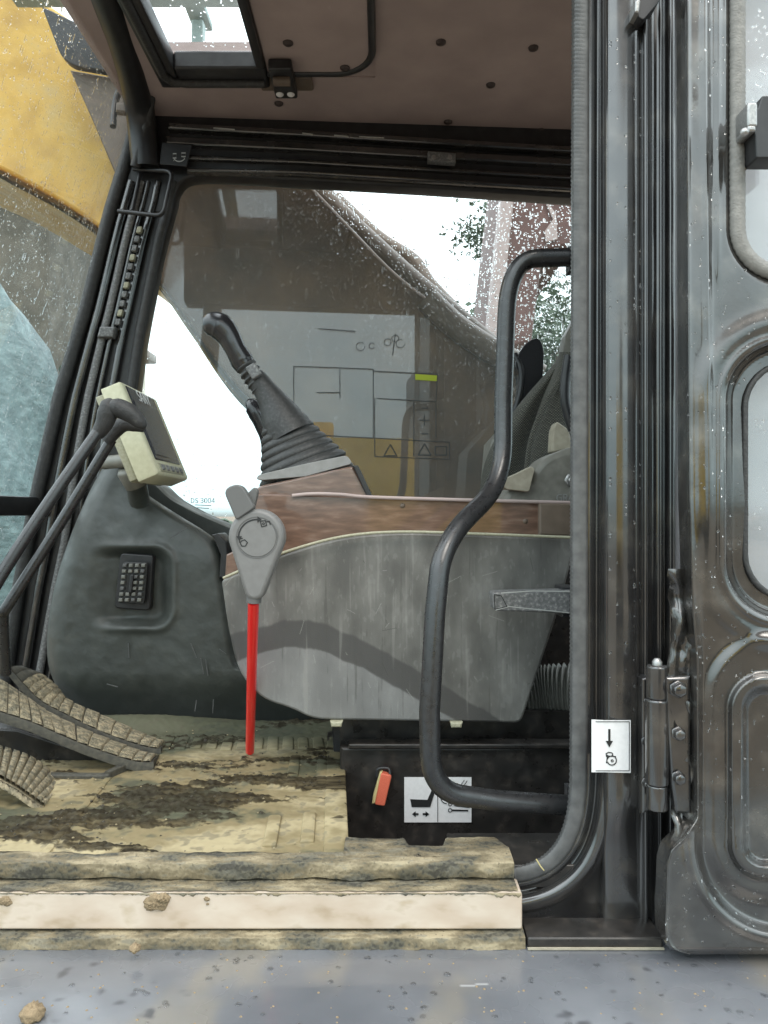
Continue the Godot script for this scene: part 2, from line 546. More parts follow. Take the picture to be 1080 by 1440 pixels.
	for g in [["glass", 0.04, 0.5, L(.9, 1, .97)], ["door_glass", 0.10, 0.5, L(.8, .85, .85)]]:
		var m := StandardMaterial3D.new()
		m.resource_name = g[0]
		m.transparency = BaseMaterial3D.TRANSPARENCY_ALPHA
		m.albedo_color = Color(g[3].r, g[3].g, g[3].b, g[1])
		m.roughness = 0.0
		m.metallic_specular = g[2]
		M[g[0]] = m
	var w := StandardMaterial3D.new()
	w.resource_name = "water"
	w.refraction_enabled = true
	w.refraction_scale = 0.033
	w.albedo_color = Color(1, 1, 1, 0.0)
	w.transparency = BaseMaterial3D.TRANSPARENCY_ALPHA
	w.roughness = 0.0
	M["water"] = w

# ------------------------------------------------------------------ the picture
func _ready() -> void:
	rng.seed = 4711
	var cam := Camera3D.new()
	cam.name = "camera"
	cam.position = Vector3(0, EYE, 0)
	cam.fov = rad_to_deg(2.0 * atan(720.0 / F))
	cam.near = 0.05
	cam.far = 600.0
	add_child(cam)
	cam.current = true
	var we := WorldEnvironment.new()
	we.name = "environment"
	var e := Environment.new()
	e.background_mode = Environment.BG_SKY
	var sm := ProceduralSkyMaterial.new()
	sm.sky_top_color = Color(0.95, 0.98, 1.0)
	sm.sky_horizon_color = Color(0.505, 0.578, 0.588)
	sm.sky_curve = 0.7
	sm.sky_energy_multiplier = 1.65
	sm.ground_bottom_color = Color(0.25, 0.22, 0.2)
	sm.ground_horizon_color = Color(0.5, 0.5, 0.48)
	sm.sun_angle_max = 1.0
	var sky := Sky.new()
	sky.sky_material = sm
	e.sky = sky
	e.background_energy_multiplier = 1.0
	e.tonemap_mode = Environment.TONE_MAPPER_LINEAR
	e.tonemap_exposure = 1.75
	e.sdfgi_enabled = true
	e.ssao_enabled = true
	e.ssil_enabled = true
	we.environment = e
	add_child(we)
	var sun := DirectionalLight3D.new()
	sun.name = "sun"
	sun.light_color = Color(1.0, 0.98, 0.95)
	sun.light_energy = 0.35
	sun.light_angular_distance = 25.0
	sun.shadow_enabled = true
	sun.rotation_degrees = Vector3(-52, 22, 0)
	add_child(sun)
	materials()
	setting()
	cab_shell()
	far_side()
	windshield()
	roof_hatch()
	pillar()
	sill_and_deck()
	floor_mat()
	seat_riser()
	console()
	joystick()
	lock_lever()
	dash()
	monitor()
	travel_controls()
	seat()
	grab_handle()
	door()
	outside()

# right-hand wall of the cab: a plane that turns slightly away
func WD(px: float, off := 0.0) -> float:
	return (1.95 + off) / (1.0 - 0.065 * (px - 540.0) / F)

func wplate(mb: MB, pts: Array, off: float, thick: float, bevel := 0.0, r := 0.0) -> MB:
	var u := Vector3(1, 0, -0.065).normalized()
	var zz := u.cross(Vector3.UP)
	var o := P(540, 720, WD(540, off))
	var flat := []
	var out := PackedVector2Array()
	for p in outline(pts, F, r):       # at depth F one metre is one pixel
		var px := p.x + 540.0
		var py := 720.0 - (p.y - EYE)
		var q := P(px, py, WD(px, off)) - o
		out.append(Vector2(q.dot(u), q.y))
	mb.prism(out, Transform3D(Basis(u, Vector3.UP, zz), o), thick, bevel)
	return mb

func wstrip(mb: MB, pts: Array, w: float, off: float, thick: float, bevel: float) -> void:
	var up := []
	var dn := []
	for p in pts:
		up.append([p[0], p[1] - w / 2])
		dn.push_front([p[0], p[1] + w / 2])
	wplate(mb, up + dn, off, thick, bevel)

const AL := [[150, 196], [230, 172], [300, 150], [430, 118], [560, 78], [700, 45], [830, 20], [960, 2], [1100, -20]]
const AR := [[150, 262], [276, 247], [345, 228], [470, 203], [600, 186], [700, 180], [760, 178], [960, 130], [1100, 100]]

func setting() -> void:
	var mb := MB.new()
	mb.quad(Vector3(-260, 0, -260), Vector3(260, 0, -260), Vector3(260, 0, 260), Vector3(-260, 0, 260), Vector3.UP)
	struct("ground", mb, M.earth)

func cab_shell() -> void:
	var Y := EYE + 0.98
	var mb := MB.new()
	# ceiling lining in four butted slabs round the hatch opening
	for s in [[-0.62, -0.50, 0.96, 2.06], [-0.02, 0.95, 0.96, 2.06], [-0.50, -0.02, 0.96, 1.13], [-0.50, -0.02, 1.735, 2.06]]:
		mb.box(Vector3((s[0] + s[1]) / 2, Y + 0.04, -(s[2] + s[3]) / 2), Vector3(s[1] - s[0], 0.08, s[3] - s[2]))
	var c := struct("ceiling", mb, M.ceiling_lining)
	for q in [[392, 146], [750, 68], [630, 172], [760, 184], [620, 60], [690, 120]]:
		var b := MB.new()
		var p := P(q[0], q[1], 0.978 * F / (720.0 - q[1]))
		b.lathe([[0.0001, -0.006], [0.005, -0.006], [0.010, -0.003], [0.011, 0.002]], Transform3D(Basis(), p + Vector3(0, 0.001, 0)), 12)
		obj("lining_button", b, M.ceiling_button, c)
	# cab sides that close the box; the door opening, the hatch and the panes let the light in
	mb = MB.new()
	mb.box(Vector3(0.16, EYE + 0.875, -0.99), Vector3(1.56, 0.21, 0.08), 0.01)
	struct("wall_over_door", mb, M.satin_black)
	mb = MB.new()
	mb.tube(curve([P(-40, -150, 0.97), P(-75, 300, 0.97), P(-130, 720, 0.97), P(-170, 1270, 0.97)]), 0.035, 10)
	struct("pillar_beside_door", mb, M.satin_black)
	mb = MB.new()
	mb.box(Vector3(0.93, EYE - 0.3, -1.5), Vector3(0.06, 0.8, 1.1), 0.01)
	mb.box(Vector3(0.93, EYE + 0.9, -1.5), Vector3(0.06, 0.2, 1.1), 0.01)
	struct("wall_rear", mb, M.dark_well)
	mb = MB.new()
	wplate(mb, [[150, 748], [900, 748], [900, 1180], [60, 1180]], 0.0, 0.06)
	struct("wall_below_window", mb, M.dark_well)
	mb = MB.new()
	mb.box(Vector3(-0.15, EYE - 0.66, -1.52), Vector3(2.1, 0.06, 1.08))
	struct("floor", mb, M.dark_well)

func far_side() -> void:
	# the black header above the side window and the front post beside it
	var h := MB.new()
	wplate(h, [[190, 140], [1010, 140], [1010, 790], [850, 790], [838, 300, 20], [820, 279, 10], [600, 264], [285, 246, 30], [252, 252, 30], [238, 300], [160, 300]], -0.01, 0.05, 0.006)
	var w := struct("wall_window_header", h, M.satin_black)
	for s in [[[[236, 176], [420, 186], [860, 213]], 9, -0.035], [[[232, 196], [420, 205], [860, 231]], 12, -0.03], [[[250, 220], [420, 226], [860, 252]], 7, -0.022], [[[262, 238], [420, 241], [860, 268]], 6, -0.03]]:
		var mb := MB.new()
		wstrip(mb, s[0], s[1], s[2], 0.03, 0.005)
		obj("rail", mb, M.black_paint, w)
	var mb := MB.new()
	wplate(mb, [[602, 212], [641, 215], [641, 229], [602, 226]], -0.045, 0.02, 0.003)
	var cl := obj("clip", mb, M.bracket_grey, w)
	for x in [610, 633]:
		mb = MB.new()
		wplate(mb, arc(x, 220.5, 3.4, 0, 330, 10), -0.048, 0.004, 0.001)
		obj("screw", mb, M.steel, cl)
	mb = MB.new()
	for x0 in [[300, 180, 330], [425, 187, 440], [470, 190, 490], [505, 192, 540]]:
		wstrip(mb, [[x0[0], x0[1]], [x0[2], x0[1] + 2]], 1.6, -0.0362, 0.002, 0.0)
	obj("worn_edge", mb, M.pale_mark, w)
	# front post
	mb = MB.new()
	var pts := []
	for py in range(160, 1101, 40):
		pts.append([tab(AR, py), py])
	for py in range(1100, 159, -40):
		pts.append([tab(AL, py), py])
	wplate(mb, pts, -0.0, 0.05, 0.006)
	var post := struct("pillar_front", mb, M.satin_black)
	for s in [[0.04, 0.017, "rubber_strip", "rubber"], [0.24, 0.011, "rail", "black_paint"], [0.40, 0.010, "rail", "bracket_grey"], [0.52, 0.006, "rail", "black_paint"], [0.68, 0.009, "rail", "black_paint"], [0.92, 0.012, "rubber_strip", "rubber"]]:
		mb = MB.new()
		var l := PackedVector3Array()
		for py in range(255 if s[0] > 0.1 else 170, 1000, 30):
			var x := lerpf(tab(AL, py), tab(AR, py), s[0])
			l.append(P(x, py, WD(x, -0.012)))
		mb.tube(l, s[1], 8, true, 0.8)
		obj(s[2], mb, M[s[3]], post)
	for k in 11:      # the notched catch strip
		var py := 318.0 + k * 13.0
		var x := lerpf(tab(AL, py), tab(AR, py), 0.56)
		mb = MB.new()
		wplate(mb, [[x - 3, py], [x + 4, py], [x + 2, py + 9], [x - 5, py + 9]], -0.03, 0.012, 0.002, 2)
		obj("notch", mb, M.bracket_grey if k % 3 else M.cream_dull, post)
	mb = MB.new()
	wplate(mb, [[140, 459], [162, 459], [158, 474], [136, 474]], -0.035, 0.03, 0.004)
	obj("latch_stop", mb, M.bracket_grey, post)
	# wire hook
	var hk := thing("wire_hook", "bent black wire bracket on the front post above the window corner", "hook")
	mb = MB.new()
	mb.tube(bent([[188, 238, 1.88], [243, 241, 1.86, 0.02], [229, 304, 1.84, 0.02], [166, 297, 1.86]]), 0.0052, 8)
	obj("bent_wire", mb, M.satin_black, hk)
	mb = MB.new()
	mb.tube(bent([[198, 238, 1.89], [186, 296, 1.88]]), 0.005, 8)
	obj("stay", mb, M.satin_black, hk)
	# small pictogram label
	var lb := thing("icon_label", "tiny black label with white arrow symbols on the header corner", "label")
	mb = MB.new()
	wplate(mb, [[228, 200], [270, 204], [262, 234], [224, 231]], -0.042, 0.004, 0.001)
	obj("backing", mb, M.satin_black, lb)
	mb = MB.new()
	for l in [arc(252, 218, 9, 150, 30, 8), [[243, 216], [248, 216], [248, 222], [243, 222], [243, 216]], [[255, 215], [261, 215], [261, 220], [255, 220], [255, 215]], [[260, 224], [258, 220]], [[244, 226], [247, 221]]]:
		for i in l.size() - 1:
			wstrip(mb, [l[i], l[i + 1]], 1.4, -0.0435, 0.001, 0.0)
	obj("symbol", mb, M.pale_mark, lb)
	side_window()

func side_window() -> void:
	var w := thing("side_window", "rain spotted fixed side window behind the joystick, black edged", "window")
	var mb := MB.new()
	wplate(mb, [[168, 238], [860, 238], [860, 762], [168, 762]], 0.024, 0.005)
	obj("pane", mb, M.glass, w)
	var spots := []
	var nz := noise(91, 0.012, 3)
	var u := Vector3(1, 0, -0.065).normalized()
	var out := -(u.cross(Vector3.UP))
	for k in 22000:
		var px := rng.randf_range(195, 840)
		var py := rng.randf_range(245, 745)
		# the shower caught the glass most towards its upper rear
		var q := 0.10 + 0.75 * ss(-150, 170, (px - 360) * 0.75 - (py - 250) * 0.9 + 60 * nz.get_noise_2d(px, py)) * ss(720, 520, py)
		if py > 640:
			q *= 0.4
		if px < 400 and py > 430:
			q = maxf(q, 0.14)
		if rng.randf() > q:
			continue
		var r := rng.randf_range(0.0009, 0.0024)
		if rng.randf() < 0.05:
			r *= 1.8
		if rng.randf() < 0.16:
			spots.append([P(px, py, WD(px, 0.0293)), out, r * 0.8, rng.randf_range(1.6, 5.0)])
		else:
			spots.append([P(px, py, WD(px, 0.0293)), out, r])
	drops("raindrops", spots, M.water, w, 0.34)
	# print of the labels stuck to the outside, seen through the glass
	mb = MB.new()
	for l in [[[413, 515], [525, 519], [525, 616], [413, 610], [413, 515]], [[478, 517], [478, 560]], [[525, 522], [615, 526]], [[527, 560], [527, 642], [632, 646], [632, 622], [527, 616]], [[615, 526], [613, 565], [530, 560]], [[613, 567], [613, 616]], [[582, 564], [582, 642]], [[445, 552], [478, 552]], [[448, 462], [500, 466]], [[556, 470], [552, 500]]]:
		for i in l.size() - 1:
			wstrip_line(mb, l[i], l[i + 1], 1.15)
	for l in [[[588, 640], [597, 624], [606, 640], [588, 640]], [[540, 641], [549, 625], [558, 641], [540, 641]], [[590, 591], [604, 591]], [[597, 584], [597, 598]], [[612, 628], [628, 628], [628, 640], [612, 640], [612, 628]], [[593, 574], [602, 574]], [[593, 610], [602, 610]]]:
		for i in l.size() - 1:
			wstrip_line(mb, l[i], l[i + 1], 1.5)
	for l in [arc(507, 487, 6, 0, 320), arc(523, 486, 4, 30, 330), arc(545, 481, 5, 0, 340), arc(556, 476, 5, 60, 400), arc(563, 483, 6, 0, 300)]:
		for i in l.size() - 1:
			wstrip_line(mb, l[i], l[i + 1], 0.8)
	obj("label_print", mb, M.dark_print, w)
	mb = MB.new()
	wplate(mb, [[584, 526], [615, 528], [615, 536], [584, 534]], 0.0215, 0.0008)
	obj("lime_strip", mb, M.lime_print, w)
	text("DS 3004", 0.017, Transform3D(Basis(), P(285, 704, WD(285, 0.018))), M.dark_print, w, "glass_mark")
	mb = MB.new()
	wstrip_line(mb, [274, 710], [297, 711], 1.0)
	wstrip_line(mb, [277, 714], [294, 715], 1.0)
	obj("glass_mark_line", mb, M.dark_print, w)

func wstrip_line(mb: MB, a: Array, b: Array, wd: float) -> void:
	var p := Vector2(a[0], a[1])
	var q := Vector2(b[0], b[1])
	var t := (q - p).normalized()
	var s := Vector2(-t.y, t.x) * wd * 0.5
	wplate(mb, [[p.x + s.x, p.y + s.y], [q.x + s.x, q.y + s.y], [q.x - s.x, q.y - s.y], [p.x - s.x, p.y - s.y]], 0.0215, 0.0006)

func windshield() -> void:
	var w := thing("windscreen", "rain covered front windscreen at the far left of the cab", "windscreen")
	var spots := []
	for half in 2:
		var mb := MB.new()
		for k in 2:
			var rows := []
			for py in (range(150, 701, 50) if half == 0 else range(720, 1021, 50)):
				var row := PackedVector3Array()
				for s in 9:
					row.append(P(tab(AL, py) + 6, py, WD(tab(AL, py))) + Vector3(-0.004 * k, 0, 0.95 * (1.0 - s / 8.0)))
				rows.append(row)
			mb.grid(rows, false, k == 1)
		obj("pane", mb, M.glass, w)
	for k in 8000:
		var py := rng.randf_range(150, 960)
		var s := rng.randf() ** 1.2 * 0.62
		var p := P(tab(AL, py) + 6, py, WD(tab(AL, py))) + Vector3(-0.0045, 0, s)
		if rng.randf() < 0.35 and py > 500:
			continue
		var r := rng.randf_range(0.0012, 0.0027)
		if rng.randf() < 0.07:
			spots.append([p, Vector3(-0.95, 0.3, 0).normalized(), r * 0.8, rng.randf_range(1.8, 6.0)])
		else:
			spots.append([p, Vector3(-0.95, 0.3, 0).normalized(), r * rng.randf_range(0.4, 0.95)])
	drops("raindrops", spots, M.water, w, 0.24)
	var mb := MB.new()
	var c := P(52, 712, WD(52))
	mb.box(c + Vector3(0, 0, 0.45), Vector3(0.03, 0.045, 1.0), 0.006)
	obj("crossbar", mb, M.satin_black, w)
	# roof beam over the windscreen
	mb = MB.new()
	mb.tube(curve([[205, 235, 1.88], [196, 150, 1.84], [176, 70, 1.66], [152, 0, 1.5], [110, -120, 1.28]]), 0.034, 10)
	struct("beam", mb, M.satin_black)
	# hose-like seal that curls down at the corner
	mb = MB.new()
	mb.tube(curve([[176, 62, 1.72], [200, 80, 1.76], [212, 115, 1.8], [208, 160, 1.84], [190, 235, 1.86]]), 0.012, 8)
	tag(obj("corner_hose", mb, M.rubber), "black rubber hose curling down the corner above the front post", "hose")
	# window catch
	var k := thing("window_catch", "small dark catch hanging left of the front post top", "catch")
	mb = MB.new()
	mb.tube(curve([[172, 118, 1.86], [163, 140, 1.86], [160, 160, 1.85], [159, 178, 1.84]]), 0.008, 8)
	obj("lever", mb, M.satin_black, k)
	mb = MB.new()
	plate(mb, [[163, 143], [182, 146], [181, 158], [162, 156]], 1.84, 0.02, 0.004)
	obj("pivot", mb, M.brown_steel, k)

func roof_hatch() -> void:
	var h := thing("roof_hatch", "black framed roof hatch half glass half brown panel", "hatch")
	var Y := EYE + 0.98
	var mb := MB.new()
	for s in [[-0.502, -0.455, 1.12, 1.735], [-0.277, -0.257, 1.12, 1.66], [-0.455, -0.257, 1.66, 1.735], [-0.455, -0.257, 1.12, 1.18]]:
		mb.box(Vector3((s[0] + s[1]) / 2, Y - 0.003, -(s[2] + s[3]) / 2), Vector3(s[1] - s[0], 0.04, s[3] - s[2]), 0.006, Basis())
	obj("frame", mb, M.satin_black, h)
	mb = MB.new()
	mb.tube(PackedVector3Array([Vector3(-0.482, Y - 0.026, -1.12), Vector3(-0.482, Y - 0.026, -1.68), Vector3(-0.468, Y - 0.026, -1.705), Vector3(-0.44, Y - 0.026, -1.712), Vector3(-0.265, Y - 0.026, -1.712)]), 0.010, 8)
	obj("rubber_seal", mb, M.rubber, h)
	mb = MB.new()
	mb.box(Vector3(-0.366, Y + 0.02, -1.42), Vector3(0.19, 0.006, 0.5))
	obj("pane", mb, M.glass, h)
	# panel half, lying face down
	var down := Basis(Vector3(1, 0, 0), Vector3(0, 0, 1), Vector3(0, -1, 0))
	var pts := PackedVector2Array()
	for q in [[-0.257, -1.12], [-0.257, -1.70]]:
		pts.append(Vector2(q[0], q[1]))
	for k in 9:
		var a := -PI / 2 + PI / 2 * k / 8.0
		pts.append(Vector2(-0.11 + cos(a) * 0.085, -1.615 + sin(a) * 0.085))
	pts.append(Vector2(-0.025, -1.12))
	mb = MB.new()
	mb.prism(pts, Transform3D(down, Vector3(0, Y - 0.012, 0)), 0.05, 0.004)
	obj("panel", mb, M.ceiling_lining, h)
	mb = MB.new()
	mb.box(Vector3(-0.138, Y + 0.018, -1.428), Vector3(0.239, 0.03, 0.616))
	obj("surround", mb, M.ceiling_lining, h)
	mb = MB.new()
	var l := PackedVector3Array()
	for p in pts.slice(1):
		l.append(Vector3(p.x, Y - 0.010, p.y))
	mb.tube(l, 0.0085, 8)
	obj("panel_seal", mb, M.satin_black, h)
	for q in [[405, 60], [485, 95]]:
		mb = MB.new()
		mb.lathe([[0.0001, -0.006], [0.006, -0.006], [0.011, -0.002], [0.011, 0.004]], Transform3D(Basis(), P(q[0], q[1], 0.968 * F / (720.0 - q[1]))), 12)
		obj("lining_button", mb, M.ceiling_button, h)
	mb = MB.new()
	mb.box(P(469, 22, 0.968 * F / 698.0) + Vector3(0, 0.0005, 0), Vector3(0.005, 0.001, 0.06), 0.0, Basis(Vector3.UP, -0.25))
	obj("scratch", mb, M.white_print, h)
	# latch with two white screws
	var lt := MB.new()
	lt.box(Vector3(-0.222, Y - 0.026, -1.695), Vector3(0.05, 0.024, 0.115), 0.004)
	var la := obj("latch", lt, M.satin_black, h)
	mb = MB.new()
	mb.box(Vector3(-0.222, Y - 0.005, -1.745), Vector3(0.12, 0.012, 0.05), 0.005)
	mb.tube(PackedVector3Array([Vector3(-0.24, Y - 0.045, -1.67), Vector3(-0.204, Y - 0.045, -1.67)]), 0.010, 10)
	obj("latch_base", mb, M.brown_steel, la)
	for x in [-0.235, -0.21]:
		mb = MB.new()
		mb.lathe([[0.0001, -0.005], [0.006, -0.0045], [0.0085, -0.002], [0.0085, 0.004]], Transform3D(Basis(), Vector3(x, Y - 0.0375, -1.735)), 14)
		mb.box(Vector3(x, Y - 0.0428, -1.735), Vector3(0.009, 0.001, 0.0018))
		obj("screw", mb, M.paper, la)
	var spots := []
	for k in 260:
		spots.append([Vector3(rng.randf_range(-0.46, -0.27), Y + 0.0232, rng.randf_range(-1.66, -1.2)), Vector3.UP, rng.randf_range(0.001, 0.003)])
	drops("raindrops", spots, M.water, h)
	# guard over the roof
	var g := thing("roof_guard", "pale guard bars over the roof, seen through the hatch glass", "guard")
	for s in [[Vector3(-0.47, Y + 0.28, -1.3), Vector3(0.05, 0.02, 1.4)], [Vector3(-0.25, Y + 0.262, -1.86), Vector3(1.3, 0.012, 0.05)], [Vector3(-0.25, Y + 0.262, -1.3), Vector3(1.3, 0.012, 0.05)]]:
		mb = MB.new()
		mb.box(s[0], s[1], 0.004)
		obj("bar", mb, M.teal_steel, g)
	for s in [Vector3(-0.47, 0, -0.65), Vector3(-0.47, 0, -1.95), Vector3(0.35, 0, -1.3), Vector3(0.35, 0, -1.86)]:
		mb = MB.new()
		mb.box(Vector3(s.x, Y + 0.165, s.z), Vector3(0.03, 0.19, 0.03), 0.004)
		obj("leg", mb, M.teal_steel, g)

func pillar() -> void:
	# path of the opening's inner edge, in pixels, and its outward normal
	var path := []
	for py in range(-160, 1080, 3):
		path.append([Vector2(806.0 - (py / 1080.0) * 3.0, py), Vector2(1, 0)])
	var prev := Vector2(803, 1080)
	var q: Array[Vector2] = []
	for k in 57:
		var a := float(k) / 56
		var p := Vector2(803, 1080).bezier_interpolate(Vector2(803, 1160), Vector2(788, 1212), Vector2(722, 1219), a)
		q.append(p)
	for k in 57:
		var t := (q[mini(k + 1, 56)] - q[maxi(k - 1, 0)]).normalized()
		path.append([q[k], Vector2(-t.y, t.x) * -1.0 if Vector2(-t.y, t.x).x < 0 else Vector2(-t.y, t.x)])
	for i in path.size():
		var nn: Vector2 = path[i][1]
		if nn.y < 0:
			path[i][1] = -nn
	var sheets := {"rubber_seal": [[-3, 1.05], [-2, 1.010], [0, 1.001], [3, 0.998], [11, 0.9965], [19, 0.9975], [22, 1.0], [24, 1.006]],
		"jamb": [[23, 1.004], [30, 1.003], [32, 1.010], [38, 1.010], [40, 0.999], [43, 0.991], [48, 0.986], [55, 0.984], [62, 0.986], [70, 0.992], [80, 0.998], [92, 1.0], [120, 1.002]],
		"jamb_return": [[-1, 1.14], [-1, 1.035]]}
	var root: MeshInstance3D
	# the post's face: vertical folds, one sheet
	var mb := MB.new()
	var prof := [[838, 1.03], [842, 1.01], [846, 0.994], [851, 0.980], [858, 0.9735], [868, 0.971], [880, 0.971], [892, 0.973], [900, 0.978], [903, 0.984], [904, 0.978], [906, 0.9735], [909, 0.972], [911, 0.9745], [912, 0.982], [914, 0.988], [920, 0.990], [926, 0.990], [927, 0.988], [929, 0.985], [931, 0.987], [932, 0.998], [933, 1.01], [936, 0.998], [940, 0.990], [945, 0.9865], [950, 0.990], [954, 0.999], [956, 1.02], [964, 1.05], [985, 1.05]]
	var rows := []
	for py in range(-170, 1313, 12):
		var row := PackedVector3Array()
		for c in prof:
			var p := P(c[0], 0, c[1])
			p.y = EYE - (py - 720.0) * 0.98 / F
			# the folds flatten towards the foot
			var f := ss(1120, 1200, py)
			p.z = lerpf(p.z, -0.985, f * 0.8 * ss(842, 850, c[0]) * ss(908, 900, c[0]))
			row.append(p)
		rows.append(row)
	mb.grid(rows)
	root = struct("pillar", mb, M.black_paint)
	for s in sheets:
		mb = MB.new()
		rows = []
		for i in path.size():
			var row := PackedVector3Array()
			for c in sheets[s]:
				var o: float = c[0]
				var d: float = c[1]
				if s == "rubber_seal":
					d += 0.0022 * (i % 2) * ss(24, 8, o)
					o += 1.3 * (i % 2) * (1.0 if o < 3 else 0.0)
				var p: Vector2 = path[i][0] + path[i][1] * o
				row.append(P(p.x, p.y, d))
			rows.append(row)
		mb.grid(rows)
		obj(s, mb, M.seal_rubber if s == "rubber_seal" else M.black_paint, root)
	mb = MB.new()
	plate(mb, [[728, 1270], [800, 1235], [850, 1150], [935, 1150], [935, 1312], [728, 1312]], 1.03, 0.05, 0.002)
	obj("foot", mb, M.black_paint, root)
	mb = MB.new()
	mb.box(Vector3(0.38, EYE + 0.2, -1.13), Vector3(0.12, 1.62, 0.14))
	obj("core", mb, M.satin_black, root)
	mb = MB.new()
	mb.box(Vector3(0.62, EYE + 0.2, -1.06), Vector3(0.46, 1.62, 0.05))
	struct("wall_behind_door", mb, M.side_panel)
	# beads of rain on the post
	var spots := []
	for k in 130:
		var py := rng.randf_range(0, 1150) ** 1.0
		var c = prof[rng.randi_range(4, 8)]
		var p := P(c[0], 0, c[1] - 0.0002)
		p.y = EYE - (py - 720.0) * 0.98 / F
		spots.append([p, Vector3(0, 0, 1), rng.randf_range(0.0008, 0.0024)])
	drops("raindrops", spots, M.water, root)
	# door stop clip at the top
	var cl := thing("door_clip", "black clip at the top of the post beside the door", "clip")
	mb = MB.new()
	plate(mb, [[897, -2], [915, -20], [935, -20], [927, 2], [905, 28], [898, 24], [895, 14]], 0.955, 0.03, 0.004, 3)
	obj("body", mb, M.satin_black, cl)
	mb = MB.new()
	plate(mb, [[893, 2], [902, -6], [899, 18], [893, 16]], 0.95, 0.03, 0.002)
	obj("tongue", mb, M.steel, cl)
	# white label on the post
	var lb := thing("lock_label", "white label with an arrow and open padlock on the door post", "label")
	var lx := MB.new()
	plate(lx, [[832, 1012], [850, 1013], [887, 1013], [887, 1087], [850, 1086], [832, 1086]], 0.966, 0.0012)
	obj("sheet", lx, M.paper, lb)
	mb = MB.new()
	for b in [[[838, 1015], [885, 1015]], [[885, 1015], [885, 1084]], [[885, 1084], [838, 1084]]]:
		line2(mb, b, 0.9652, 0.8)
	line2(mb, [[857, 1026], [857, 1044]], 0.9652, 3.0)
	plate(mb, [[852, 1042], [862, 1042], [857, 1051]], 0.965, 0.0006)
	line2(mb, arc(860.5, 1069.5, 6.5, -160, 160), 0.9652, 1.3)
	line2(mb, [[854.5, 1062], [853, 1073]], 0.9652, 1.3)
	line2(mb, [[854, 1063], [866, 1064]], 0.9652, 1.2)
	line2(mb, [[862, 1063], [861, 1059], [856, 1058], [852.5, 1060], [853, 1064]], 0.9652, 1.3)
	line2(mb, arc(861, 1070, 1.6, 0, 360, 8), 0.9652, 1.0)
	obj("print", mb, M.black_print, lb)

func mud_uv(v: Vector3) -> Vector2:
	return Vector2((v.x + 1.0) / 1.4, clampf((v.z - v.y + EYE + 0.63) / 0.27, 0.0, 1.0))

func mud_paint() -> void:      # dried mud over worn rubber and steel, smeared along the sill
	var W := 2048
	var H := 256
	var im := Image.create(W, H, false, Image.FORMAT_RGB8)
	var hm := Image.create(W, H, false, Image.FORMAT_L8)
	var a := noise(251, 0.006, 5)
	var b := noise(252, 0.025, 5)
	var c := noise(253, 0.12, 3)
	for y in H:
		for x in W:
			var p := a.get_noise_2d(x, y * 3.2)
			var q := b.get_noise_2d(x * 0.5, y * 2.2)
			var r := c.get_noise_2d(x * 0.7, y)
			var k := p + 0.55 * q + 0.2 * r
			var col := L(.15, .12, .072).lerp(L(.32, .265, .17), ss(-.12, .6, k))
			col = col.lerp(L(.11, .10, .072), ss(.05, -.32, k))
			col = col.lerp(L(.05, .046, .036), ss(-.25, -.62, k + 0.5 * r) * 0.9)
			col = col.lerp(L(.15, .14, .11), 0.55 * ss(.18, .40, q - 0.4 * p))
			col = col.lerp(L(.07, .06, .04), 0.6 * ss(.42, .6, r))
			im.set_pixel(x, y, col)
			var g := clampf(0.5 + 0.4 * k + 0.25 * r, 0, 1)
			hm.set_pixel(x, y, Color(g, g, g))
	mk("mud", ImageTexture.create_from_image(im), 0.75, {"bump": ImageTexture.create_from_image(hm), "relief": 0.18})

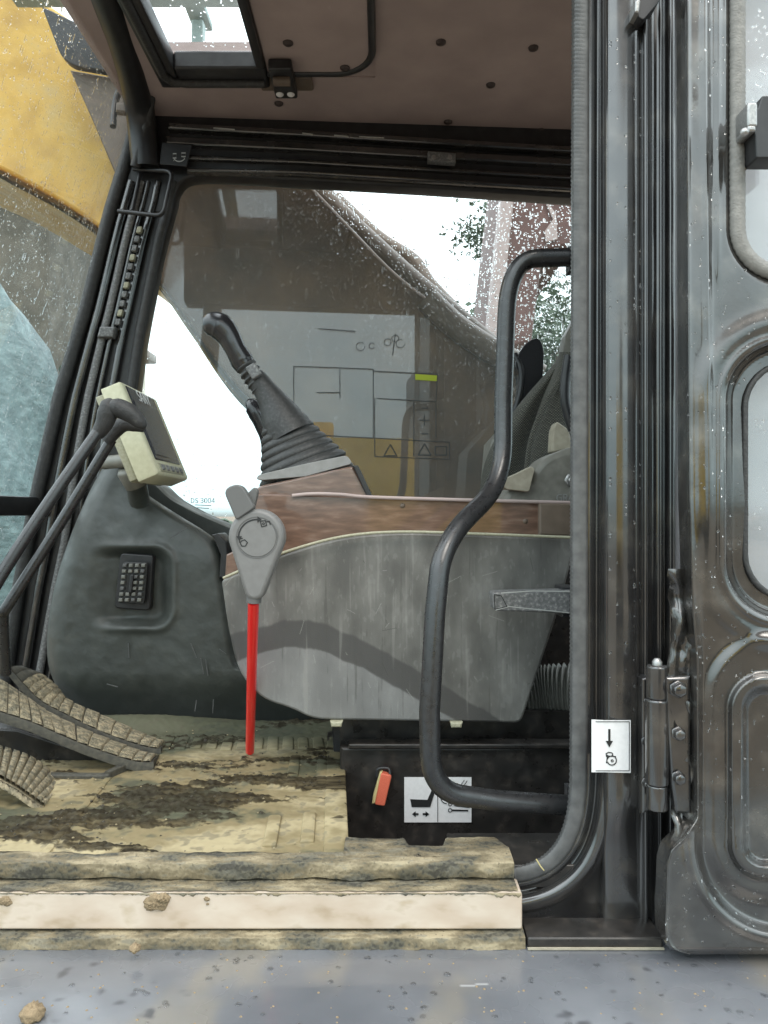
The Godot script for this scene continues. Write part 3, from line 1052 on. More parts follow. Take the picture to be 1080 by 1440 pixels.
func sill_and_deck() -> void:
	mud_paint()
	var mb := MB.new()
	mb.box(Vector3(0.2, EYE - 0.594, -0.72), Vector3(3.0, 0.12, 0.64), 0.012)
	# deck texture: wet grey paint with scuffs, drips and grit
	var W := 1024
	var H := 256
	var im := Image.create(W, H, false, Image.FORMAT_RGB8)
	var ro := Image.create(W, H, false, Image.FORMAT_RGB8)
	var n1 := noise(201, 0.006, 5)
	var n2 := noise(202, 0.05, 3)
	var n3 := noise(203, 0.02, 4)
	for y in H:
		for x in W:
			var a := n1.get_noise_2d(x, y * 1.4)
			var b := n2.get_noise_2d(x, y)
			var c := n3.get_noise_2d(x * 0.6, y * 0.35)
			var col := L(.095, .098, .108).lerp(L(.175, .18, .192), clampf(0.5 + a, 0, 1))
			col = col.lerp(L(.20, .175, .14), 0.6 * ss(.15, .45, c))
			col = col.lerp(L(.05, .05, .055), 0.75 * ss(.30, .46, b * 0.6 + a * 0.55))
			if b > 0.78 and c > 0.05:
				col = L(.5, .5, .48)
			im.set_pixel(x, y, col)
			var g := clampf(0.30 + 0.35 * a + 0.15 * b, 0.10, 0.6)
			ro.set_pixel(x, y, Color(g, g, g))
	for k in 34:     # scratches
		var p := Vector2(rng.randf() * W, rng.randf() * H)
		var t := Vector2.from_angle(rng.randf_range(-0.3, 0.5))
		for s in rng.randi_range(3, 11):
			var q := p + t * s
			if q.x >= 0 and q.x < W and q.y >= 0 and q.y < H:
				im.set_pixel(int(q.x), int(q.y), L(.32, .32, .32))
	var dm := mk("deck_paint", ImageTexture.create_from_image(im), ImageTexture.create_from_image(ro), {"coat": 0.5, "coat_rough": 0.12, "bump": grey_tex(205, 0.03, 0, 1, 4), "relief": 0.03})
	mb.uvf = func(v: Vector3) -> Vector2: return Vector2((v.x + 1.3) / 3.0, (-v.z - 0.4 + (EYE - 0.534 - v.y)) / 0.75)
	var deck := struct("deck", mb, dm)
	mb = MB.new()
	mb.box(Vector3(0.2, 0.55, -1.5), Vector3(2.6, 0.7, 1.1), 0.02)
	struct("undercarriage", mb, M.dark_well)
	# specks of grit and paint flakes on the deck
	var grit := []
	for k in 240:
		grit.append([Vector3(rng.randf_range(-0.55, 0.5), EYE - 0.5345, rng.randf_range(-0.93, -0.75)), Vector3.UP, rng.randf_range(0.0006, 0.0019)])
	drops("grit", grit, M.clod, deck, 0.8)
	grit = []
	for k in 90:
		grit.append([Vector3(rng.randf_range(-0.55, 0.5), EYE - 0.5345, rng.randf_range(-0.93, -0.75)), Vector3.UP, rng.randf_range(0.0006, 0.0014)])
	drops("pale_flakes", grit, M.white_print, deck, 0.3)
	grit = []
	for k in 160:
		grit.append([Vector3(rng.randf_range(-0.55, 0.5), EYE - 0.5341, rng.randf_range(-0.93, -0.75)), Vector3.UP, rng.randf_range(0.0012, 0.0045)])
	drops("raindrops", grit, M.water, deck, 0.35)
	# cream sill strip
	var sl := thing("door_sill", "long pale cream scuff strip along the door opening", "sill")
	mb = MB.new()
	mb.box(Vector3(-0.40, EYE - 0.4935, -0.969), Vector3(1.142, 0.045, 0.038), 0.003)
	obj("face_strip", mb, M.cream_sill, sl)
	mb = MB.new()
	var rows := []
	var nz := noise(221, 9.0, 4)
	for k in 6:
		var row := PackedVector3Array()
		for i in 240:
			var x := -0.95 + i * 0.00467
			var z := -1.0 + k * 0.0094
			var y := EYE - 0.4708 + 0.0015 + 0.0035 * maxf(0, nz.get_noise_2d(x * 4, z * 12)) * (0.0 if k == 5 else 1.0)
			row.append(Vector3(x, y, z - (0.004 * nz.get_noise_2d(x * 7, 3) if k == 5 else 0.0)))
		rows.append(row)
	mb.grid(rows)
	mb.uvf = mud_uv
	obj("dirt_layer", mb, M.mud, sl).set_meta("kind", "stuff")
	mb = MB.new()
	var nl := noise(243, 1.3, 4)
	for s in [[221, 1268, 16, 0.005, 0.0], [229, 1262, 9, 0.007, 3.0], [211, 1274, 8, 0.004, 7.0], [291, 1264, 4, 0.003, 11.0], [8, 1267, 9, 0.003, 15.0], [292, 1271, 2.2, 0.002, 19.0]]:
		var lump := []
		for a in 13:
			var row := PackedVector3Array()
			for b in 26:
				var th := PI * 0.5 * a / 12.0
				var w := Vector2.from_angle(TAU * b / 26.0)
				var f: float = 1.0 + 0.55 * nl.get_noise_3d(w.x + s[4], w.y, a * 0.06) + 0.18 * nl.get_noise_3d(w.x * 4.0 + s[4], w.y * 4.0, a * 0.3)
				var p := P(s[0] + w.x * s[2] * sin(th) * f, s[1] - w.y * s[2] * 0.75 * sin(th) * f, 0.9502)
				p.z += s[3] * cos(th) * (1.0 + 0.6 * nl.get_noise_3d(w.x * 2.0 * sin(th), w.y * 2.0 * sin(th), s[4]))
				row.append(p)
			lump.append(row)
		mb.grid(lump, true, true)
	obj("mud_splash", mb, M.clod, sl)
	# dirt that has run a little way over the front edge
	var ns := noise(241, 0.018, 5)
	var nf := noise(242, 0.15, 2)
	mb = MB.new()
	mb.uvf = mud_uv
	rows = []
	for k in 4:
		var row := PackedVector3Array()
		for i in 520:
			var px := -60.0 + i * 1.528
			var fall := 1.0 + 11.0 * pow(maxf(0.0, ns.get_noise_2d(px, 0) + 0.12 + 0.25 * nf.get_noise_2d(px, 0)), 1.5) + 1.2 * nf.get_noise_2d(px, 9)
			var v := P(px, 1256.0 + maxf(0.4, fall) * k / 3.0, 0.9494)
			v.z += 0.0006 * sin(PI * k / 3.0) - 0.0008 * (1.0 if k == 3 or k == 0 else 0.0)
			row.append(v)
		rows.append(row)
	mb.grid(rows)
	obj("dirt_run", mb, M.mud, sl).set_meta("kind", "stuff")
	# muddy lower lip
	var lp := MB.new()
	lp.uvf = mud_uv
	rows = []
	for k in 5:
		var row := PackedVector3Array()
		var c = [[0.985, -0.5165], [0.955, -0.5188], [0.9405, -0.5195], [0.9385, -0.5210], [0.938, -0.5339]][k]
		for i in 232:
			var x := -0.95 + i * 0.00486
			row.append(Vector3(x, EYE + c[1] + 0.002 * nz.get_noise_2d(x * 6, k * 7.0), -c[0] + 0.003 * nz.get_noise_2d(x * 5, k * 3.0 + 50)))
		rows.append(row)
	lp.grid(rows)
	tag(obj("lower_lip", lp, M.mud), "narrow muddy ledge below the cream sill strip", "ledge")
	var dk := thing("wet_ledge", "dark wet end of the ledge with a pale worn edge below the door post", "ledge")
	mb = MB.new()
	mb.box(Vector3(0.258, EYE - 0.526, -0.962), Vector3(0.166, 0.013, 0.046), 0.003)
	obj("body", mb, M.dark_well, dk)
	mb = MB.new()
	mb.box(Vector3(0.258, EYE - 0.5318, -0.9372), Vector3(0.166, 0.0022, 0.003), 0.0)
	obj("worn_edge", mb, M.seat_beige, dk)
	# clods
	var i := 0
	for c in [[45, 1427, 0.012, "crumbly brown clod of mud alone on the grey deck"], [190, 1331, 0.0065, "clod of dried mud on the ledge under the cream strip"]]:
		var cm := MB.new()
		var n4 := noise(230 + i, 1.0, 3)
		var rr := []
		for a in 13:
			var row := PackedVector3Array()
			for b in 18:
				var th := PI * a / 12.0
				var v := Vector3(sin(th) * cos(TAU * b / 18), cos(th) * 0.75, -sin(th) * sin(TAU * b / 18))
				row.append(v * c[2] * (1.0 + 0.5 * n4.get_noise_3dv(v * 2.2)))
			rr.append(row)
		cm.grid(rr, true, false)
		var y: float = [-0.534, -0.5195][i]
		var d: float = -y * F / (c[1] + 6.0 - 720.0)
		var o := obj("mud_clod", cm, M.clod)
		o.position = P(c[0], c[1] + 6, d) + Vector3(0, c[2] * 0.5, 0)
		tag(o, c[3], "mud clod")
		i += 1
func mud_at(x: float, z: float, na: FastNoiseLite, nb: FastNoiseLite) -> float:    # 1 where wet dark mud lies
	var e := Vector2((x + 0.24) / 0.27, (z + 1.23) / 0.14).length()
	var e2 := Vector2((x + 0.75) / 0.40, (z + 1.10) / 0.06).length()
	var k := 0.75 * ss(1.25, 0.35, e) + 0.62 * ss(1.3, 0.4, e2)
	return ss(0.34, 0.50, k * 0.85 + 1.25 * na.get_noise_2d(x * 2.2, z * 6.5) + 0.45 * nb.get_noise_2d(x * 9, z * 16))

func floor_mat() -> void:
	var na := noise(301, 1.4, 5)
	var nb := noise(302, 3.0, 4)
	var nc := noise(303, 26.0, 3)
	var nd := noise(304, 90.0, 2)
	var W := 1024
	var H := 704
	var im := Image.create(W, H, false, Image.FORMAT_RGB8)
	var rub := L(.075, .08, .055)
	var tan_c := L(.235, .19, .105)
	var pale := L(.40, .335, .205)
	var dark := L(.020, .015, .008)
	for y in H:
		for x in W:
			var wx := -1.0 + 0.95 * x / W
			var wz := -0.985 - 0.66 * y / H
			var m := mud_at(wx, wz, na, nb)
			var f := nc.get_noise_2d(wx, wz)
			var g := na.get_noise_2d(wx * 1.6 + 7, wz * 3.0)
			var col := tan_c.lerp(pale, ss(-.05, .4, g + 0.3 * f))
			col = col.lerp(rub, clampf(0.85 * ss(-.02, -.40, g - 0.25 * f) + 0.85 * ss(-1.38, -1.54, wz + 0.08 * g), 0, 1))
			col = col.lerp(dark, m * clampf(0.72 + 0.5 * nb.get_noise_2d(wx * 3.0, wz * 22.0) + 0.2 * f, 0.0, 1.0))
			col = col.lerp(L(.10, .09, .065), 0.4 * ss(.15, .5, f))
			im.set_pixel(x, y, col)
	var mm := mk("mat_rubber", ImageTexture.create_from_image(im), 0.72, {"bump": null})
	mm.heightmap_enabled = false
	mm.texture_repeat = false
	mm.metallic_specular = 0.3
	var uvf := func(v: Vector3) -> Vector2: return Vector2((v.x + 1.0) / 0.95, (-v.z - 0.985) / 0.66)
	var t := thing("floor_mat", "mud caked ribbed rubber mat on the cab floor", "mat")
	var mb := MB.new()
	mb.uvf = uvf
	var rows := []
	var nz := 230
	var nx := 330
	var Y := EYE - 0.452
	for i in nz:
		var row := PackedVector3Array()
		var z := lerpf(-1.64, -0.995, float(i) / (nz - 1))
		for j in nx:
			var x := lerpf(-1.0, lerpf(-0.098, -0.056, float(i) / (nz - 1)), float(j) / (nx - 1))
			var m := mud_at(x, z, na, nb)
			var h := 0.002 * nb.get_noise_2d(x, z) + m * (0.002 + 0.004 * nc.get_noise_2d(x, z) + 0.003 * nd.get_noise_2d(x, z)) + 0.0012 * nc.get_noise_2d(x * 2, z * 2)
			# the back edge curls up against the console
			h += 0.013 * ss(-1.57, -1.64, z) * (0.6 + 0.9 * ss(-0.25, -0.5, x))
			row.append(Vector3(x, Y + h, z))
		rows.append(row)
	mb.grid(rows)
	obj("sheet", mb, mm, t)
	# raised ribs: along the back edge, and long bars near the right edge
	for k in 17:
		var x := -0.60 + k * 0.0295
		var l := rng.randf_range(0.06, 0.085)
		mb = MB.new()
		mb.uvf = uvf
		mb.box(Vector3(x, Y - 0.0012, -1.50), Vector3(0.021, 0.009, l), 0.003, Basis(Vector3.UP, 0.12))
		obj("rib", mb, mm, t)
	for k in 2:
		mb = MB.new()
		mb.uvf = uvf
		mb.box(Vector3(-0.108 - k * 0.05, Y - 0.0005, -1.10 + 0.012 * (k % 2)), Vector3(0.02, 0.009, 0.10), 0.004, Basis(Vector3.UP, 0.06))
		obj("rib", mb, mm, t)
	for k in 2:
		mb = MB.new()
		mb.uvf = uvf
		mb.box(Vector3(-0.108 - k * 0.05, Y - 0.001, -1.34), Vector3(0.02, 0.009, 0.16), 0.004, Basis(Vector3.UP, 0.065))
		obj("rib", mb, mm, t)
	for s in [[-0.075, 0.034], [-0.46, 0.012]]:
		mb = MB.new()
		mb.uvf = uvf
		mb.box(Vector3(s[0] - 0.004, Y - 0.0012, -1.26), Vector3(s[1], 0.009, 0.5), 0.003, Basis(Vector3.UP, 0.065))
		obj("border", mb, mm, t)
	# crumbs of wet mud
	var spots := []
	for k in 9000:
		var x := rng.randf_range(-0.98, -0.07)
		var z := rng.randf_range(-1.52, -1.0)
		var m := mud_at(x, z, na, nb)
		if rng.randf() < m * 0.07 + 0.005:
			spots.append([Vector3(x, Y + 0.003 + 0.004 * m, z), Vector3(rng.randf_range(-.3, .3), 1, rng.randf_range(-.3, .3)).normalized(), rng.randf_range(0.0007, 0.0026)])
	drops("mud_crumbs", spots, M.wet_mud, t, 0.8)
	spots = []
	for k in 260:
		spots.append([Vector3(rng.randf_range(-0.98, -0.07), Y + 0.002, rng.randf_range(-1.6, -1.0)), Vector3.UP, rng.randf_range(0.0007, 0.0020)])
	drops("dry_crumbs", spots, M.dry_mud, t, 0.8)
	# braided side that drops into the well
	mb = MB.new()
	var e0 := Vector3(-0.056, Y + 0.001, -0.999)
	var e1 := Vector3(-0.0975, Y + 0.001, -1.64)
	for k in 60:
		var p := e0.lerp(e1, (k + 0.5) / 60.0)
		mb.box(p + Vector3(0.003, -0.075, 0), Vector3(0.010, 0.15, 0.0085), 0.002, Basis(Vector3(0, 0, 1), 0.03) * Basis(Vector3(1, 0, 0), 0.35 if k % 2 else -0.05))
	obj("braided_side", mb, M.rubber, t)
	mb = MB.new()
	mb.box((e0 + e1) / 2 + Vector3(-0.012, -0.08, 0), Vector3(0.02, 0.16, 0.64), 0.0, Basis(Vector3.UP, 0.065))
	mb.box(Vector3(-0.55, Y - 0.05, -1.32), Vector3(0.9, 0.09, 0.62))
	obj("underlay", mb, M.dark_well, t)
	# muddy lip in front of the mat, and its raised rail over the well
	var lip := thing("sill_rail", "muddy raised rail with a half round notch beside the sill", "rail")
	var prof := [[1.062, -0.475], [1.060, -0.449], [1.052, -0.4455], [1.02, -0.4445], [0.995, -0.4448], [0.981, -0.4456], [0.9785, -0.4478], [0.9775, -0.4655], [0.985, -0.468]]
	var nw := noise(311, 6.0, 4)
	for seg in 2:
		rows = []
		var x0: float = [-0.98, -0.0525][seg]
		var x1: float = [-0.0525, 0.165][seg]
		var cnt: int = [220, 90][seg]
		for k in prof.size():
			var row := PackedVector3Array()
			for i in cnt:
				var x := lerpf(x0, x1, float(i) / (cnt - 1))
				var y: float = prof[k][1] + 0.004 * nw.get_noise_2d(x * 2.0, k * 0.6) * (1.0 if k > 1 else 0.3) * ss(0.165, 0.12, x)
				var d: float = prof[k][0] + 0.006 * nw.get_noise_2d(x * 1.2 + 4, k * 0.2)
				if seg == 0:
					d = minf(d, 1.012 - 0.003 * k)
					if k < 2:
						y -= 0.012
				else:
					var notch := ss(0.030, 0.022, absf(x - 0.056)) * (1.0 if k < 4 else 0.0)
					d -= notch * 0.026
					d -= 0.03 * ss(0.150, 0.166, x) * (1.0 if k < 3 else 0.0)
				row.append(Vector3(x, EYE + y, -d))
			rows.append(row)
		var sw := MB.new()
		sw.uvf = mud_uv
		sw.grid(rows)
		if seg == 1:      # end cap
			var cp := PackedVector2Array()
			for r in rows:
				cp.append(Vector2(-r[r.size() - 1].z, r[r.size() - 1].y))
			sw.prism(cp, Transform3D(Basis(Vector3(0, 0, -1), Vector3.UP, Vector3(1, 0, 0)), Vector3(0.1655, 0, 0)), 0.002)
		obj("muddy_lip" if seg == 0 else "rail_top", sw, M.mud, lip)

func seat_riser() -> void:
	var mb := MB.new()
	plate(mb, [[478, 1050], [900, 1050], [900, 1300], [478, 1300]], 1.34, 0.04, 0.006)
	var r := struct("wall_seat_riser", mb, M.dark_well)
	mb = MB.new()
	plate(mb, [[490, 1046], [900, 1046], [900, 1054], [490, 1054]], 1.325, 0.03, 0.005)
	obj("fold", mb, M.dark_well, r)
	mb = MB.new()
	plate(mb, [[478, 1000], [900, 1000], [900, 1060], [478, 1060]], 1.40, 0.03)
	obj("upper_recess", mb, M.dark_well, r)
	mb = MB.new()
	mb.box(Vector3(0.12, EYE - 0.60, -1.2), Vector3(0.40, 0.03, 0.32))
	mb.box(Vector3(0.24, EYE - 0.477, -1.057), Vector3(0.3, 0.03, 0.10), 0.002)
	obj("well_floor", mb, M.dark_well, r)
	mb = MB.new()
	plate(mb, [[466, 1014], [492, 1016], [490, 1130], [484, 1200], [478, 1200]], 1.44, 0.06, 0.004)
	obj("corner_post", mb, M.satin_black, r)
	for q in [[473, 1018], [642, 1019]]:
		mb = MB.new()
		plate(mb, [[q[0] - 9, q[1] - 3], [q[0] + 9, q[1] - 3], [q[0] + 7, q[1] + 5], [q[0] - 7, q[1] + 5]], 1.29, 0.02, 0.003)
		obj("pad", mb, M.cream_dull, r)
	# seat adjustment label
	var lb := thing("seat_label", "white label with seat pictogram behind the grab handle foot", "label")
	mb = MB.new()
	plate(mb, [[568.5, 1093], [663, 1093], [663, 1156.5], [568.5, 1156.5]], 1.337, 0.001)
	obj("sheet", mb, M.paper, lb)
	mb = MB.new()
	plate(mb, [[577, 1124], [601, 1125], [609, 1107], [612, 1096], [614, 1096], [612, 1112], [605, 1135], [579, 1135]], 1.3355, 0.0006)
	line2(mb, [[583, 1145], [588, 1145]], 1.3355, 2.6)
	plate(mb, [[579.5, 1145], [584.5, 1141], [584.5, 1149]], 1.3355, 0.0006)
	line2(mb, [[595, 1145], [600, 1145]], 1.3355, 2.6)
	plate(mb, [[603.5, 1145], [598.5, 1141], [598.5, 1149]], 1.3355, 0.0006)
	line2(mb, [[615.5, 1093.5], [615.5, 1156]], 1.3355, 0.7)
	line2(mb, [[636, 1139.5], [658, 1140]], 1.3355, 2.2)
	line2(mb, arc(633, 1139.5, 2.6, 0, 360, 8), 1.3355, 1.0)
	line2(mb, arc(628, 1122, 8, 90, 200, 8), 1.3355, 1.0)
	line2(mb, arc(633, 1131, 2.4, 0, 360, 8), 1.3355, 0.9)
	line2(mb, [[638, 1133], [660, 1136]], 1.3355, 0.8)
	line2(mb, [[650, 1108], [657, 1098]], 1.3355, 0.7)
	line2(mb, [[646, 1107], [653, 1097]], 1.3355, 0.7)
	obj("print", mb, M.black_print, lb)
	# orange tag
	var tg := thing("orange_tag", "small orange plastic tag hanging on the dark seat base", "tag")
	mb = MB.new()
	plate(mb, [[536, 1087, 3], [551, 1091, 3], [541, 1134, 3], [527, 1132, 3]], 1.315, 0.016, 0.003, 2)
	obj("face", mb, M.orange_tag, tg)
	mb = MB.new()
	plate(mb, [[534, 1087], [538, 1085], [528, 1130], [523, 1131], [525, 1118]], 1.318, 0.01, 0.002)
	obj("edge", mb, M.straw, tg)
	mb = MB.new()
	mb.tube(bent([[530, 1092, 1.325], [531, 1080, 1.325, 0.006], [548, 1080, 1.325, 0.006], [549, 1095, 1.32]], 4), 0.003, 6)
	obj("clip", mb, M.satin_black, tg)

func console() -> void:
	var d := 1.30
	var W := 768
	var H := 416
	var im := Image.create(W, H, false, Image.FORMAT_RGB8)
	var n1 := noise(401, 0.012, 5)
	var n2 := noise(402, 0.06, 3)
	var n3 := noise(403, 0.008, 4)
	var n4 := noise(404, 0.02, 4)
	var hm := Image.create(W, H, false, Image.FORMAT_L8)
	var band := [[300, 918], [330, 911], [365, 900], [400, 892], [436, 890], [470, 902], [520, 925], [570, 953], [610, 976], [650, 1000], [700, 1030], [760, 1060]]
	for y in H:
		for x in W:
			var px := 300.0 + 530.0 * x / W
			var py := 740.0 + 290.0 * y / H
			var a := n1.get_noise_2d(x * 1.0, y * 0.45)
			var b := n2.get_noise_2d(x, y * 0.5)
			var c := n3.get_noise_2d(x, y)
			var col := L(.095, .092, .085).lerp(L(.185, .18, .166), clampf(0.45 + a * 0.9 + 0.25 * c, 0, 1))
			col = col.lerp(L(.24, .24, .225), 0.3 * ss(.25, .5, b + 0.4 * a))
			var by := tab(band, px) + 5.0 * a
			var hw := 19.0
			if py > by + hw:                           # paler below the dark band
				col = col.lerp(L(.235, .24, .245), 0.5)
			var k := ss(hw + 2.5, hw - 2.5, absf(py - by))
			col = col.lerp(L(.06, .058, .056), 0.85 * k)
			var st := n4.get_noise_2d(x * 3.0, y * 0.12)        # upright scuffs
			col = col.lerp(L(.30, .295, .275), 0.35 * ss(.30, .62, st + 0.25 * a))
			col = col.lerp(L(.06, .058, .052), 0.4 * ss(.35, .65, -st + 0.2 * b))
			im.set_pixel(x, y, col)
			var hh := clampf(0.5 + 0.35 * n2.get_noise_2d(x * 6.0, y * 6.0) + 0.2 * st, 0, 1)
			hm.set_pixel(x, y, Color(hh, hh, hh))
	for q in 46:       # scratches
		var p := Vector2(rng.randf() * W, rng.randf() * H)
		var dir := Vector2.from_angle(rng.randf_range(-0.9, 2.2))
		var tone := L(.32, .32, .30) if q % 3 else L(.05, .05, .045)
		for s in rng.randi_range(6, 34):
			var e := p + dir * s
			if e.x >= 0 and e.x < W and e.y >= 0 and e.y < H:
				im.set_pixel(int(e.x), int(e.y), im.get_pixel(int(e.x), int(e.y)).lerp(tone, 0.7))
	var cm := mk("console_plastic", ImageTexture.create_from_image(im), 0.42, {"bump": ImageTexture.create_from_image(hm), "relief": 0.035})
	cm.texture_repeat = false
	var t := thing("side_console", "large grey console box with brown glossy upper band", "console")
	var mb := MB.new()
	mb.uvf = func(v: Vector3) -> Vector2: return Vector2((v.x * F / d + 540.0 - 300.0) / 530.0, ((EYE - v.y) * F / d + 720.0 - 740.0) / 290.0)
	plate(mb, [[311, 816, 6], [355, 797, 20], [405, 777, 30], [480, 755, 40], [560, 748, 40], [810, 757, 10], [793, 835, 40], [733, 1017, 10], [440, 1012, 20], [410, 996, 20], [368, 984, 40], [334, 945, 30], [320, 880, 20]], d, 0.27, 0.012, 0, 5)
	obj("lower_housing", mb, cm, t)
	mb = MB.new()
	mb.tube(curve([[314, 813, 1.285], [355, 795, 1.285], [405, 775, 1.285], [480, 755, 1.285], [560, 748, 1.285], [680, 751, 1.285], [806, 756, 1.285]]), 0.0028, 6)
	obj("edge_bead", mb, M.cream_dull, t)
	mb = MB.new()
	plate(mb, [[318, 811], [326, 782], [338, 740], [355, 694, 6], [463, 697, 4], [806, 706, 4], [806, 757], [680, 752], [560, 749], [480, 756], [405, 776], [355, 796]], 1.305, 0.26, 0.008)
	obj("upper_band", mb, M.brown_gloss, t)
	mb = MB.new()
	plate(mb, [[352, 698], [362, 684, 8], [420, 672], [496, 655, 6], [520, 699], [440, 700]], 1.315, 0.22, 0.006)
	obj("joystick_mount", mb, M.brown_gloss, t)
	mb = MB.new()
	mb.tube(curve([[411, 697, 1.302], [440, 694.5, 1.300], [480, 695.5, 1.298], [520, 699, 1.298], [650, 703, 1.3], [806, 707, 1.3]]), 0.0034, 6)
	obj("armrest_highlight", mb, M.ceiling_lining, t)  # pale strip standing in for the highlight along the armrest top
	mb = MB.new()
	plate(mb, [[496, 655], [503, 654], [523, 697], [516, 699]], 1.308, 0.2, 0.002)
	obj("mount_edge", mb, M.satin_black, t)
	mb = MB.new()
	plate(mb, [[758, 707], [808, 707], [808, 755], [758, 753]], 1.296, 0.02, 0.004)
	obj("end_cap", mb, M.brown_steel, t)
	mb = MB.new()
	plate(mb, [[318, 780], [330, 774], [352, 796], [316, 812]], 1.30, 0.02, 0.003)
	obj("front_cap", mb, M.brown_gloss, t)
	for q in [[566, 711], [739, 733]]:
		mb = MB.new()
		mb.lathe([[0.0001, 0.002], [0.003, 0.0018], [0.0045, 0.0]], Transform3D(Basis(Vector3(1, 0, 0), PI / 2), P(q[0], q[1], 1.3045)), 12)
		obj("screw", mb, M.brown_steel, t)
	# short bar beside the door post
	var s := thing("stop_bar", "scratched grey flat bar reaching over the console from the door post", "bar")
	mb = MB.new()
	plate(mb, [[692, 833, 5], [803, 830], [803, 863], [694, 859, 6]], 1.19, 0.035, 0.003)
	obj("bar", mb, M.bracket_grey, s)
	mb = MB.new()
	line2(mb, [[705, 834], [750, 831], [803, 832]], 1.1895, 1.5)
	line2(mb, [[697, 858], [716, 853], [803, 862]], 1.1895, 1.2)
	obj("worn_edge", mb, M.pale_mark, s)
	mb = MB.new()
	line2(mb, [[695, 836], [705, 838], [713, 853], [696, 857], [695, 836]], 1.1895, 1.2)
	obj("scored_corner", mb, M.black_print, s)
	mb = MB.new()
	plate(mb, [[790, 826], [850, 826], [850, 868], [790, 868]], 1.2, 0.05, 0.002)
	obj("bracket", mb, M.satin_black, s)
	# corrugated hose
	var hs := thing("corrugated_hose", "grey corrugated air hose emerging below the console end", "hose")
	mb = MB.new()
	var pts := PackedVector3Array()
	var rad := PackedFloat32Array()
	var ax := curve([[715, 982, 1.47], [760, 978, 1.47], [810, 976, 1.45], [880, 985, 1.42]], 40)
	for k in ax.size():
		pts.append(ax[k])
		rad.append(0.054 + 0.0042 * cos(TAU * k / 5.0))
	mb.tube(pts, rad, 24)
	obj("bellows_pipe", mb, M.hose_grey, hs)

func joystick() -> void:
	var t := thing("joystick", "black joystick with ribbed rubber boot on the console", "joystick")
	# boot
	var mb := MB.new()
	var pts := PackedVector3Array()
	var rad := PackedFloat32Array()
	var A := P(427, 664, 1.43)
	var B := P(397, 592, 1.43)
	var n := 84
	for k in n + 1:
		var u := float(k) / n
		var w := u * 7.0
		var r := lerpf(66.0, 30.0, u ** 0.92) * 1.43 / F
		r += 0.0048 * (absf(sin(PI * w)) ** 0.7 - 0.5) * ss(1.0, 0.9, u)
		pts.append(A.lerp(B, u) + Vector3(0, 0, 0))
		rad.append(r)
	mb.tube(pts, rad, 36, true, 0.75)
	obj("boot", mb, M.bellows_rubber, t)
	mb = MB.new()
	mb.prism(outline([[360, 676, 12], [362, 668, 6], [430, 652], [488, 640, 6], [496, 652, 6], [430, 670]], 1.352), Transform3D(Basis(), Vector3(0, 0, -1.352)), 0.14, 0.003)
	obj("boot_flange", mb, M.grey_plastic, t)
	# cone shaft
	mb = MB.new()
	mb.tube(curve([[404, 606, 1.43], [396, 588, 1.43], [384, 566, 1.43], [372, 548, 1.43], [360, 532, 1.43]], 5), lerp_list([33, 29, 21, 16.5, 15], 5, 1.43), 24)
	obj("shaft", mb, M.bellows_rubber, t)
	mb = MB.new()
	mb.tube(curve([[409, 612, 1.43], [401, 597, 1.43]], 4), lerp_list([35, 32], 4, 1.43), 28)
	obj("collar_lip", mb, M.bellows_rubber, t)
	# neck rings
	mb = MB.new()
	var np := curve([[368, 546, 1.43], [360, 535, 1.43], [352, 524, 1.43], [344, 512, 1.43], [340, 505, 1.43]], 8)
	var nr := PackedFloat32Array()
	for k in np.size():
		nr.append((14.0 + 1.8 * sin(k * 1.25)) * 1.43 / F)
	mb.tube(np, nr, 20)
	obj("neck", mb, M.bellows_rubber, t)
	mb = MB.new()
	mb.box(P(357, 522, 1.405), Vector3(0.020, 0.026, 0.012), 0.003, Basis(Vector3(0, 0, 1), 0.55))
	obj("clamp", mb, M.bracket_grey, t)
	# grip
	mb = MB.new()
	mb.tube(curve([[285, 453, 1.425], [288, 453, 1.425], [296, 455, 1.425], [310, 460, 1.425], [322, 474, 1.425], [331, 491, 1.425], [340, 507, 1.43], [345, 516, 1.43]], 5), lerp_list([3, 11, 16.5, 19.5, 16.5, 14.5, 16.5, 14.5], 5, 1.43), 28)
	obj("grip", mb, M.grip_rubber, t)
	# second grip behind
	var s := thing("far_lever", "dark lever knob peeping out behind the joystick shaft", "lever")
	mb = MB.new()
	mb.tube(curve([[346, 569, 1.60], [352, 570, 1.60], [362, 580, 1.60], [372, 600, 1.60], [378, 625, 1.60], [380, 690, 1.60]], 5), lerp_list([4, 11, 14, 13, 11, 10], 5, 1.6), 16)
	obj("knob", mb, M.grip_rubber, s)

func lerp_list(l: Array, per: int, d: float) -> PackedFloat32Array:
	var o := PackedFloat32Array()
	for i in l.size() - 1:
		for k in per:
			o.append(lerpf(l[i], l[i + 1], float(k) / per) * d / F)
	o.append(l[l.size() - 1] * d / F)
	return o

